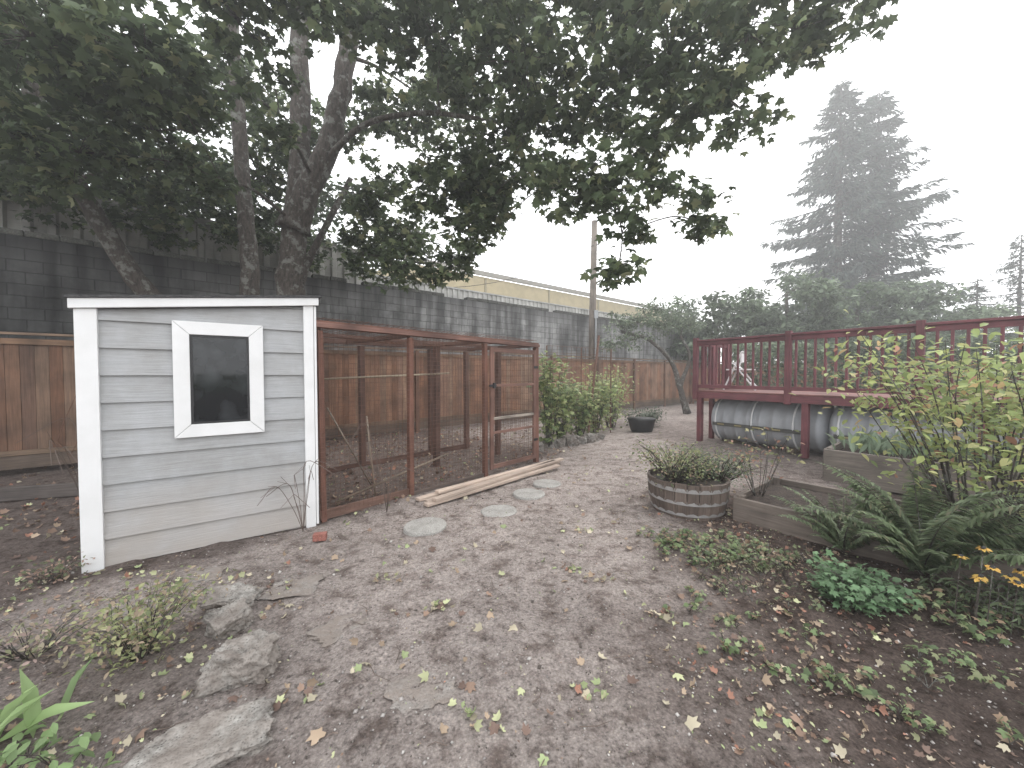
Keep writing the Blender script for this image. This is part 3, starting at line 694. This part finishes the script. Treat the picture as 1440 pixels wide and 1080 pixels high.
bed((2.25,3.86,0),2.9,1.15,.25,(.19,.155,.13)); bed((4.38,5.35,0),2.6,1.1,.44,(.25,.215,.185))

# ---------------------------------------------------------------- plants
def shrub(name,base,H,R,nst,nleaf,size,pal,w=None,T=T_oval,stemc=(.16,.10,.06),lean=(0,0),top=.0,mat=None,sr=.008,start=.25):
    e=empty(name,(0,0,0)); mb=MB(); P=[];
    base=Vector(base)
    for i in range(nst):
        a=random.uniform(0,6.28); rr=R*math.sqrt(random.random()); h=H*random.uniform(.6,1.0)*(1-top*rr/R)
        end=base+Vector((math.cos(a)*rr+lean[0],math.sin(a)*rr+lean[1],h)); st=base+Vector((math.cos(a)*R*.12,math.sin(a)*R*.12,0))
        mid=st.lerp(end,.5)+Vector((random.uniform(-.1,.1)*R,random.uniform(-.1,.1)*R,h*.12))
        pts=catmull([st,mid,end],5); mb.tube(pts,list(np.linspace(sr,sr*.3,len(pts))),stemc,5)
        for k in range(max(1,nleaf//nst)):
            t=start+(1-start)*random.random()**.8; q=pts[min(int(t*(len(pts)-1)),len(pts)-2)].lerp(pts[min(int(t*(len(pts)-1))+1,len(pts)-1)],random.random())
            s=R*.16*(1.2-t*.6)+.02
            P.append(q+Vector((random.gauss(0,s),random.gauss(0,s),random.gauss(0,s*.7))))
    mb.build('stems',[M_bark],parent=e,smooth=True)
    P=np.array(P); n=len(P); P[:,2]=np.maximum(P[:,2],base.z+.01)
    V,F,C=leaf_arrays(P,RNG.uniform(size[0],size[1],n),T,pick(n,pal,w))
    np_mesh('leaves',V,F,C,mat or M_leaf,parent=e); return e
shrub('potted_herb',(1.80,4.2,.3),.42,.5,64,1600,(.02,.045),[(.24,.28,.12),(.30,.32,.13),(.13,.17,.07),(.32,.22,.14)])
shrub('potted_herb',(2.32,4.3,.26),.34,.48,70,2300,(.016,.03),[(.12,.18,.085),(.16,.23,.11),(.09,.13,.06)])
shrub('blueberry_bush',(3.65,2.95,.2),1.68,1.0,46,2500,(.045,.09),[(.38,.44,.12),(.30,.38,.11),(.46,.46,.17),(.21,.28,.09),(.40,.18,.10),(.5,.34,.12)],[4,4,3,3,.6,.5],sr=.007)
shrub('blueberry_bush',(4.5,3.3,.2),1.65,.9,32,1500,(.045,.085),[(.34,.40,.12),(.24,.32,.10),(.36,.16,.09)],[4,4,.7],sr=.007)
shrub('azalea_shrub',(2.62,4.05,.2),.75,.36,12,170,(.035,.06),[(.35,.17,.11),(.34,.32,.14),(.2,.22,.09)],sr=.004)
for (x,y,h,r) in [(.75,7.7,2.0,.42),(1.05,8.3,1.5,.45),(1.6,8.9,1.35,.5),(2.1,9.6,1.35,.5)]:
    shrub('climbing_vine',(x,y,0),h,r,22,700,(.06,.11),[(.32,.39,.13),(.23,.31,.10),(.42,.45,.18),(.15,.22,.08)],T=T_maple,sr=.007,start=.08)
shrub('yellow_green_shrub',(2.75,10.6,0),1.75,.8,34,1600,(.06,.11),[(.42,.48,.15),(.33,.42,.14),(.24,.31,.11)],start=.1)
shrub('lavender_bush',(3.75,11.0,0),.5,.6,30,900,(.05,.09),[(.13,.17,.11),(.10,.13,.085)],start=.1)
def trellis():
    mb=MB()
    for x in (0,1.1,2.2): mb.tube([(x,0,0),(x,0,2.1)],.014,(.1,.1,.1),6)
    for i in range(14): mb.tube([(0,0,.15+i*.15),(2.2,0,.15+i*.15)],.004,(.1,.1,.1),4)
    for i in range(15): mb.tube([(i*.155,.0,.1),(i*.155,.0,2.1)],.004,(.1,.1,.1),4)
    mb.tube([(1.1,-.2,0),(1.6,-.1,2.4)],.028,(.2,.1,.06),7)
    mb.build('wire_trellis',[M_wire],(.75,8.3,0),.66)
trellis()
mb=MB(); 
mb.tube([(0,0,0),(0,0,.02),(0,0,.3),(0,0,.34)],[.24,.27,.34,.36],(.02,.02,.02),24); mb.build('plant_pot',[M_black],(3.35,9.9,0),smooth=True)
def fern(base,nf,L0,seed):
    rnd=random.Random(seed); e=empty('sword_fern',(0,0,0)); mb=MB(); P=[];Y=[];Tl=[];S=[]; Cc=[]; base=Vector(base)
    for i in range(nf):
        a=rnd.uniform(0,6.28); L=L0*rnd.uniform(.6,1.1); el=rnd.uniform(.85,1.5); p=base.copy(); pts=[p.copy()]; n=30; d_el=el; fc=rnd.uniform(.75,1.25)
        for k in range(n):
            d_el-= (1.8/n)*rnd.uniform(.6,1.1)*(.3+k/n); a+=rnd.uniform(-.012,.012)
            p=p+Vector((math.cos(a)*math.cos(d_el),math.sin(a)*math.cos(d_el),math.sin(d_el)))*L/n; p.z=max(p.z,.03); pts.append(p.copy())
        mb.tube(pts,list(np.linspace(.004,.0012,len(pts))),(.12,.13,.05),4,cap=False)
        for k in range(3,n):
            t=k/n; w=.098*math.sin(math.pi*min(1,(t*.93+.12)))**.7*L/.85
            for q in (0,.33,.66):
                c=pts[k].lerp(pts[k+1],q)
                for s in (-1,1):
                    if rnd.random()<.06: continue
                    P.append(c); S.append(w*rnd.uniform(.8,1.1)); Y.append(a-math.pi/2+s*1.25*1.0+rnd.uniform(-.12,.12)); Tl.append(rnd.uniform(-.4,.15)); Cc.append(fc)
    mb.build('rachis',[M_bark],parent=e)
    P=np.array(P);n=len(P)
    V,F,C=leaf_arrays(P,np.array(S),T_needle,pick(n,[(.16,.22,.10),(.21,.28,.14),(.12,.165,.08),(.28,.27,.15)],[4,3,3,.8],.2)*np.array(Cc)[:,None],yaw=np.array(Y),tilt=np.array(Tl),roll=RNG.normal(0,.2,n))
    np_mesh('fronds',V,F,C,M_leaf,parent=e)
fern((2.98,2.75,.03),44,1.0,1); fern((2.72,3.12,.03),20,.68,2); fern((3.6,2.6,.03),30,.95,3)
def groundcover(name,cx,cy,rx,ry,n,hr,size,pal,T=T_maple,w=None,per=8):
    P=[];e=empty(name); mb=MB()
    for i in range(n):
        a=random.uniform(0,6.28);r=math.sqrt(random.random()); x=cx+math.cos(a)*r*rx;y=cy+math.sin(a)*r*ry; h=random.uniform(*hr)*(1.15-r*.6)
        for k in range(per):
            b=random.uniform(0,6.28); q=random.uniform(.2,1)*h*.9; z=h*random.uniform(.35,1); p=(x+math.cos(b)*q,y+math.sin(b)*q,z+.01)
            P.append(p)
            if k%2==0: mb.tube([(x,y,0),(x+math.cos(b)*q*.4,y+math.sin(b)*q*.4,z*.7),p],.0018,(.15,.18,.07),3,cap=False)
    mb.build('stems',[M_bark],parent=e)
    P=np.array(P); V,F,C=leaf_arrays(P,RNG.uniform(size[0],size[1],len(P)),T,pick(len(P),pal,w),tm=(-.7,.5)); np_mesh('leaves',V,F,C,M_leaf,parent=e)
GR=[(.15,.22,.08),(.20,.28,.11),(.10,.15,.06),(.27,.30,.14),(.30,.20,.12)]
groundcover('strawberry_patch',1.75,3.15,.55,.33,80,(.06,.14),(.02,.045),GR)
groundcover('strawberry_patch',1.45,3.45,.35,.2,26,(.03,.08),(.015,.03),GR)
groundcover('columbine_clump',2.25,2.45,.2,.17,60,(.14,.3),(.03,.055),[(.12,.23,.10),(.16,.29,.13),(.09,.16,.07)],per=12)
groundcover('strawberry_patch',1.45,2.0,.5,.3,18,(.05,.1),(.02,.04),GR)
groundcover('strawberry_patch',2.1,1.75,.6,.25,28,(.05,.12),(.02,.04),GR)
groundcover('strawberry_patch',1.1,2.45,.15,.2,6,(.04,.09),(.02,.035),GR)
groundcover('strawberry_patch',2.9,2.2,.5,.3,30,(.06,.16),(.03,.045),GR)
groundcover('weed_patch',1.9,2.75,.6,.4,90,(.06,.2),(.018,.04),[(.18,.20,.10),(.12,.16,.07),(.32,.24,.15)],T=T_oval)
def susans():
    groundcover('black_eyed_susan_foliage',3.1,2.35,.35,.3,50,(.15,.3),(.05,.09),[(.11,.15,.07),(.07,.10,.045)],T=T_lance)
    e=empty('black_eyed_susans'); mb=MB(); P=[];Y=[]
    for i in range(10):
        x=2.88+random.uniform(-.25,.28);y=2.2+random.uniform(-.18,.15);z=random.uniform(.3,.45)
        mb.tube([(x*.99,y,0),(x,y,z)],.003,(.12,.15,.06),4,mat=0)
        mb.tube([(x,y,z-.004),(x,y,z+.006),(x,y,z+.014)],[.012,.013,.006],(.03,.015,.01),8,mat=1)
        for k in range(11): P.append((x,y,z)); Y.append(k*6.283/11+random.uniform(-.15,.15))
    mb.build('stems_and_cones',[M_bark,M_black],parent=e)
    P=np.array(P);V,F,C=leaf_arrays(P,RNG.uniform(.028,.042,len(P)),T_oval,pick(len(P),[(.75,.42,.02),(.8,.5,.04)]),yaw=np.array(Y),tilt=RNG.uniform(-.45,.1,len(P))); np_mesh('petals',V,F,C,M_leaf,parent=e)
susans()
def blades(name,cx,cy,z0,n,r,L,pal,spread=.35):
    P=np.stack([cx+RNG.normal(0,r,n),cy+RNG.normal(0,r,n),np.full(n,z0)],-1)
    V,F,C=leaf_arrays(P,RNG.uniform(L*.6,L,n),T_lance,pick(n,pal),tilt=np.pi/2-RNG.uniform(.0,spread,n)*2,roll=RNG.normal(0,.3,n)); np_mesh(name,V,F,C,M_leaf)
blades('leek_plants',5.15,5.35,.38,90,.2,.36,[(.20,.27,.17),(.24,.33,.21)]); blades('leek_plants',5.6,4.9,.38,60,.2,.34,[(.16,.24,.13),(.20,.30,.17)])
blades('lily_leaves',-2.08,1.45,.0,11,.06,.34,[(.22,.34,.12),(.30,.44,.16)],spread=.6)
groundcover('weed_patch',-1.72,1.38,.28,.12,9,(.05,.14),(.035,.06),[(.2,.31,.11),(.16,.24,.09)],T=T_oval)
shrub('dry_weed',(-1.98,2.0,0),.34,.32,56,1100,(.018,.04),[(.28,.31,.12),(.36,.36,.16),(.35,.26,.17),(.18,.22,.09)],sr=.0025,start=.1)
shrub('dry_weed',(-2.55,2.0,0),.2,.34,36,480,(.015,.035),[(.24,.25,.13),(.35,.27,.19),(.40,.28,.24)],sr=.0025,start=.1)
shrub('dry_weed',(-3.3,2.75,0),.16,.2,20,220,(.02,.04),[(.16,.19,.09),(.35,.22,.16)],sr=.0025,start=.1)
def dead_stems(name,base,n,h,spread,curl):
    mb=MB(); b=Vector(base)
    for i in range(n):
        a=random.uniform(0,6.28); q=random.uniform(.3,1)*spread; H=h*random.uniform(.5,1)
        pts=[b,b+Vector((math.cos(a)*q*.3,math.sin(a)*q*.3,H*.5)),b+Vector((math.cos(a)*q*.8,math.sin(a)*q*.8,H)),b+Vector((math.cos(a+.5)*q*(1+curl),math.sin(a+.5)*q*(1+curl),H*(1-curl*.3)))]
        mb.tube(catmull(pts,5),.0028,(.16,.12,.10),4)
        for k in range(2):
            p=pts[2]; mb.tube([p,p+Vector((random.uniform(-.1,.1),random.uniform(-.1,.1),random.uniform(-.15,.1)))],.0018,(.16,.12,.10),3)
    mb.build(name,[M_wood])
dead_stems('dead_stems',(-1.98,3.60,0),7,.8,.28,.6); dead_stems('dead_stems',(-1.35,4.1,0),8,1.0,.35,.5); dead_stems('dead_stems',(-4.6,4.1,0),5,1.2,.4,.8)
# ---------------------------------------------------------------- trees
def grow_tree(name,trunks,blobs,palette,w=None,leaf=(.10,.17),T=T_maple,dens=50,per=25,clump=(.2,.38),limb_r=.02,mat=M_leaf,bark=M_bark,tipr=.006,flat=.75,minz=1.8):
    e=empty(name); mb=MB(); skel=[]
    for pts,r0,r1 in trunks:
        c=catmull(pts,6); n=len(c)
        rad=[r0+(r1-r0)*(k/(n-1))**.8*1.0+(.25*r0*math.exp(-k/1.5)) for k in range(n)]
        c=[p+Vector((random.gauss(0,r0*.05),random.gauss(0,r0*.05),0)) for p in c]
        mb.tube(c,rad,(.1,.1,.1),16)
        skel+= [(p,r) for p,r in zip(c,rad) if p.z>minz]
    bl=sorted(blobs,key=lambda b:(Vector(b[:3])-skel[-1][0]).length)
    P=[];cl=[]
    for b in bl:
        c=Vector(b[:3]); r=b[3]
        best=min(skel,key=lambda s:(s[0]-c).length+ (0.6 if s[0].z>c.z+.3 else 0))
        p0,rr=best; d=(c-p0).length
        mid=p0.lerp(c,.5)+Vector((random.gauss(0,.06)*d,random.gauss(0,.06)*d,.10*d))
        pts=catmull([p0,mid,c],6); ra=min(rr*.6,limb_r+.012*d)
        rads=list(np.linspace(ra,max(limb_r*.5,tipr*1.5),len(pts)))
        mb.tube(pts,rads,(.1,.1,.1),7,cap=False); skel+=list(zip(pts,rads))[2:]
        nc=max(4,int(dens*r*r)); off=ball(nc)*r; off[:,2]*=flat
        for o in off:
            q=c+Vector(o); m=c.lerp(q,.5)+Vector((0,0,.08*r))
            mb.tube([c,m,q],[tipr*1.3,tipr,tipr*.5],(.1,.1,.1),3,cap=False)
            cr=random.uniform(*clump); k=int(per*random.uniform(.6,1.3))
            L=ball(k)*cr; L[:,2]*=.6; P.append(L+np.array(q)); cl.append(np.full(k,random.uniform(.65,1.35)))
    mb.build('trunk_and_limbs',[bark],parent=e,smooth=True)
    P=np.concatenate(P); cl=np.concatenate(cl)[:,None]; n=len(P)
    V,F,C=leaf_arrays(P,RNG.uniform(leaf[0],leaf[1],n),T,np.clip(pick(n,palette,w)*cl,0,1),tm=(-1.1,.25))
    np_mesh('leaves',V,F,C,mat,parent=e); return e
trunks=[
 ([(-4.15,7.1,0),(-4.12,7.1,1.5),(-4.1,7.1,2.6),(-4.0,7.1,3.9),(-3.9,7.15,5.2),(-3.88,7.2,7.0),(-3.9,7.3,10)],.33,.13),
 ([(-3.98,7.05,4.1),(-3.72,7.05,4.75),(-3.35,7.1,5.6),(-3.1,7.1,6.6),(-2.9,7.2,8.0),(-2.85,7.3,9.5)],.24,.13),
 ([(-4.95,7.3,0),(-4.95,7.3,2.0),(-4.95,7.3,3.4),(-5.05,7.3,5.3),(-5.2,7.3,8.5)],.23,.1),
 ([(-6.1,6.9,0),(-6.15,6.9,2.2),(-6.55,6.6,3.3),(-6.95,6.3,4.4),(-7.3,6.0,5.6),(-7.3,5.6,7)],.2,.09),
 ([(-4.4,7.6,0),(-4.35,7.6,2.2),(-4.1,7.7,3.6),(-3.3,8.0,5.5)],.12,.05),
 ([(-3.55,7.1,5.2),(-2.6,6.8,5.8),(-1.5,6.4,5.75),(-.5,6.0,5.4)],.06,.03),
]
blobs=[
 (4.35,5,6.25,.5),(3.7,5.1,5.95,.55),(3.0,5,5.8,.65),(2.75,5,5.05,.5),(3.05,5,4.75,.32),(2.0,5,5.5,.85),(1.95,5,4.6,.6),(2.2,5,3.85,.4),(2.4,5,3.45,.2),(1.42,5,3.3,.33),(1.35,4.9,2.85,.16),(1.25,5,3.95,.6),(.7,5.1,3.95,.5),
 (1.15,5.6,5.4,.9),(.2,5.6,5.9,1.0),(.05,6.1,5.1,.8),(-.75,6.6,4.9,.75),(-.72,6.6,3.85,.5),(-1.0,6.8,3.45,.4),(-1.5,7.1,3.5,.5),(-2.0,7.1,4.0,.55),(-1.1,6,6.4,1.05),(-2.0,6,6.8,.9),(-1.6,6.6,4.8,.4),(-.4,6.4,4.3,.5),
 (-1.2,6.6,4.4,.55),(-.7,6.5,4.5,.6),(-2.3,6.9,4.6,.5),(-2.9,7.6,4.5,.5),(-1.9,6.8,3.4,.35),(-2.5,7.4,5.2,.5),(.4,5.9,4.6,.5),(-.2,6.3,3.9,.35),
 (-3.1,8.1,4.0,.55),(-2.5,8.0,3.6,.4),(-2.2,8.3,4.5,.65),(2.9,5.4,6.7,.6),(1.9,5.6,6.6,.85),(.8,5.6,6.9,.95),
 (-.3,5.8,7.2,.95),(3.6,4.8,6.6,.5),
 (-4.9,4.0,4.9,.9),(-4.0,4.3,4.9,.7),(-5.1,4.6,4.1,.6),(-4.35,5.0,5.5,.95),(-3.5,5.0,6.0,.8),(-3.3,5.6,5.0,.35),(-4.6,5.0,4.6,.6),(-5.8,5.2,5.3,1.0),(-5.7,4.4,4.2,.55),(-6.3,4.7,6.2,1.1),(-2.7,4.8,6.5,.75),
 (-4.2,5.6,4.3,.3),(-6.0,6.5,5.0,.8),(-7.8,6.4,5.0,.9),(-5.4,3.6,4.0,.5),(-7.0,5.2,4.3,.6),
 (-9.0,5.6,4.9,.8),(-7.9,6.6,4.6,.8),(-6.9,7.5,4.6,.85),(-5.6,8.3,4.6,.8),(-4.9,9.0,4.5,.65),(-3.6,9.3,4.3,.5),
 (-5.5,8.5,5.8,1.1),(-7.0,8.3,5.5,1.0),(-4.6,8.6,6.8,1.1),(-6.2,8.5,7.6,1.1),(-8.6,7.5,7.0,1.2),(-3.0,8.4,7.0,.9),(-1.6,8.4,7.2,.9),
]
MP=[(.075,.11,.048),(.105,.15,.064),(.05,.075,.034),(.17,.22,.09),(.25,.27,.12)]
grow_tree('maple_tree',trunks,blobs,MP,[4,4,3,1.8,.7],dens=43,per=24,leaf=(.085,.15))
grow_tree('hedge_tree',[([(-8.2,9.2,0),(-8.2,9.2,3),(-8.4,9.3,5.5)],.15,.06)],[(-8.6,8.6,5.2,.9),(-7.4,9.3,5.2,.8),(-6.2,10.1,5.2,.8),(-5.0,11,5.1,.7),(-9.6,8.2,6,1.2),(-7.6,9.8,6.5,1.2),(-5.5,11,6.5,1.1),(-3.9,11.6,5.2,.6),(-10.8,7.4,6.5,1.4)],[(.045,.075,.03),(.06,.10,.035),(.035,.05,.02)],T=T_quad,dens=20,per=28,leaf=(.15,.24),clump=(.3,.5))
grow_tree('apple_tree',[([(6.5,14.2,0),(6.2,14.2,1.0),(5.9,14.2,1.9),(5.0,14,2.7),(3.9,13.8,3.0)],.12,.05),([(6.2,14.2,1.0),(6.6,14.3,2.1),(6.3,14.4,2.9)],.08,.04)],
 [(3.9,13.8,3.2,.7),(4.8,14,3.5,.7),(5.6,14.2,3.3,.65),(6.5,14.4,3.3,.6),(3.6,13.6,2.5,.5),(4.4,13.9,2.7,.5),(5.2,14,3.9,.5)],[(.15,.20,.12),(.20,.25,.15),(.11,.15,.09)],T=T_oval,dens=46,per=24,leaf=(.08,.14),limb_r=.02)
BG=[(.13,.18,.10),(.17,.23,.13),(.09,.13,.07)]
def bgtree(name,x,y,h,r,seed,pal=BG,leaf=(.18,.32)):
    rnd=random.Random(seed); bl=[]
    for i in range(int(11*r)):
        a=rnd.uniform(0,6.28); q=r*math.sqrt(rnd.random()); z=h*rnd.uniform(.3,1)*(1-.25*(q/r)**2)
        bl.append((x+math.cos(a)*q,y+math.sin(a)*q,z-.3,rnd.uniform(.5,1.1)))
    grow_tree(name,[([(x,y,0),(x+.1,y,h*.35),(x,y,h*.75)],.2,.07)],bl,pal,T=T_oval,dens=15,per=24,leaf=leaf,clump=(.3,.6),flat=.8)
for i,(x,y,h,r) in enumerate([(10.3,19.5,6.0,2.2),(13.5,19,7.2,2.3),(17,19,6.2,2.5),(20.5,19.5,6.6,2.4),(8.3,21,4.8,1.6)]): bgtree('broadleaf_tree',x,y,h,r,i)
def hedge():
    n=22000; t=RNG.uniform(0,1,n)
    P=np.stack([7.6+t*10+RNG.normal(0,.25,n),13.4-t*7.5+RNG.normal(0,.25,n),RNG.uniform(0,1,n)**.7*(2.2+.5*vnoise(t*10,t*0,1.2))],-1)
    bulge=(vnoise(t*12,P[:,2],1.6)-.5)*.9; P[:,0]-=bulge*.6; P[:,1]-=bulge*.8
    V,F,C=leaf_arrays(P,RNG.uniform(.09,.16,n),T_oval,pick(n,[(.14,.20,.11),(.19,.26,.14),(.09,.12,.07)])*(.6+.8*vnoise(P[:,0],P[:,2],1.5))[:,None])
    np_mesh('ivy_hedge',V,F,C,M_leaf)
hedge()
def fir(name,x,y,H,R,seed,nb=330,pal=[(.070,.105,.085),(.10,.135,.11),(.045,.068,.058)],open_=1.0,z0=.12,pw=.8):
    rnd=random.Random(seed); e=empty(name); mb=MB(); mb.tube([(x,y,0),(x,y,H*.5),(x,y,H)],[H*.018,H*.011,.02],(.1,.1,.1),10)
    P=[];Y=[];Tl=[];S=[]
    for i in range(nb):
        f=z0+(1-z0)*(i/nb)**.85; z=f*H+rnd.uniform(-.2,.2); L=R*(1-f)**pw*rnd.uniform(.45,1.15)+.25
        a=rnd.uniform(0,6.28); n=7; pts=[]
        for k in range(n+1):
            t=k/n; pts.append(Vector((x+math.cos(a)*L*t,y+math.sin(a)*L*t,z-L*.30*t+L*.26*t*t+ .15*L*t*(1-t))))
        mb.tube(pts,list(np.linspace(.05,.012,n+1)),(.1,.1,.1),3,cap=False)
        m=int(12+L*19*open_)
        for k in range(m):
            t=rnd.uniform(.08,1); j=min(int(t*n),n-1); q=pts[j].lerp(pts[j+1],t*n-j)
            s=rnd.uniform(.3,.75)*(H/22); w=(1-t)*L*.16+.08
            side=rnd.uniform(-1,1); q=q+Vector((-math.sin(a)*side*w,math.cos(a)*side*w,-abs(side)*w*.3+rnd.uniform(-.06,.06)))
            P.append(q);S.append(s);Y.append(a-math.pi/2+side*.9);Tl.append(rnd.uniform(-1.0,.15))
    mb.build('trunk_and_limbs',[M_bark],parent=e)
    P=np.array(P);n=len(P)
    V,F,C=leaf_arrays(P,np.array(S),T_needle,pick(n,pal,None,.3),yaw=np.array(Y),tilt=np.array(Tl)); np_mesh('needles',V,F,C,M_leaf,parent=e)
fir('fir_tree',25.2,30,23.7,7.6,1,nb=230); fir('fir_tree',28.7,30.6,23.4,7.4,2,nb=220)
fir('small_conifer',33.5,25.5,10.5,3.0,4,nb=110)
fir('small_conifer',29.5,24.5,7.5,2.4,5,nb=100)

# ---------------------------------------------------------------- added haze volume: distant smoke, spread over everything to imitate lens veil
def haze():
    m=bpy.data.materials.new('thin_haze'); m.use_nodes=True; nt=m.node_tree; nt.nodes.clear()
    o=nt.nodes.new('ShaderNodeOutputMaterial'); s=nt.nodes.new('ShaderNodeVolumeScatter')
    s.inputs['Density'].default_value=.0085; s.inputs['Anisotropy'].default_value=.45; s.inputs['Color'].default_value=(.98,.99,1,1)
    nt.links.new(s.outputs[0],o.inputs['Volume'])
    mb=MB(); mb.box((12,28,18),(110,76,40)); mb.build('haze',[m])
haze()
# ---------------------------------------------------------------- light
w=bpy.data.worlds.new('World'); sc.world=w; w.use_nodes=True; nt=w.node_tree
bg=nt.nodes['Background']; sky=nt.nodes.new('ShaderNodeTexSky'); sky.sky_type='NISHITA'; sky.sun_disc=False
EL=math.radians(48); AZ=math.radians(40)
sky.sun_elevation=EL; sky.sun_rotation=AZ; sky.dust_density=3.0
mx=nt.nodes.new('ShaderNodeMix'); mx.data_type='RGBA'; mx.inputs[0].default_value=.9
tc=nt.nodes.new('ShaderNodeTexCoord'); nz=nt.nodes.new('ShaderNodeTexNoise'); nz.inputs['Scale'].default_value=2.2; nz.inputs['Detail'].default_value=5
nt.links.new(tc.outputs['Generated'],nz.inputs['Vector'])
cr=nt.nodes.new('ShaderNodeValToRGB'); cr.color_ramp.elements[0].position=.3; cr.color_ramp.elements[0].color=(.88,.90,.94,1); cr.color_ramp.elements[1].position=.7; cr.color_ramp.elements[1].color=(1,1,1,1)
nt.links.new(nz.outputs['Fac'],cr.inputs[0])
vm=nt.nodes.new('ShaderNodeVectorMath'); vm.operation='SCALE'; vm.inputs['Scale'].default_value=18.5; nt.links.new(cr.outputs[0],vm.inputs[0])
nt.links.new(sky.outputs[0],mx.inputs[6]); nt.links.new(vm.outputs[0],mx.inputs[7]); nt.links.new(mx.outputs[2],bg.inputs[0]); bg.inputs[1].default_value=.15
ld=bpy.data.lights.new('sun','SUN'); ld.energy=1.5; ld.angle=math.radians(15); ld.color=(1,.96,.9)
lo=bpy.data.objects.new('sun',ld); sc.collection.objects.link(lo)
d=Vector((math.sin(AZ)*math.cos(EL),math.cos(AZ)*math.cos(EL),math.sin(EL))); lo.rotation_euler=d.to_track_quat('Z','Y').to_euler(); lo.location=(5,5,20)
# ---------------------------------------------------------------- camera
cd=bpy.data.cameras.new('camera'); cd.sensor_width=36; cd.lens=13.5; cd.clip_start=.05; cd.clip_end=1500
co=bpy.data.objects.new('camera',cd); sc.collection.objects.link(co); co.location=(0,0,1.5); co.rotation_euler=(math.radians(90-1.6),0,0)
sc.camera=co
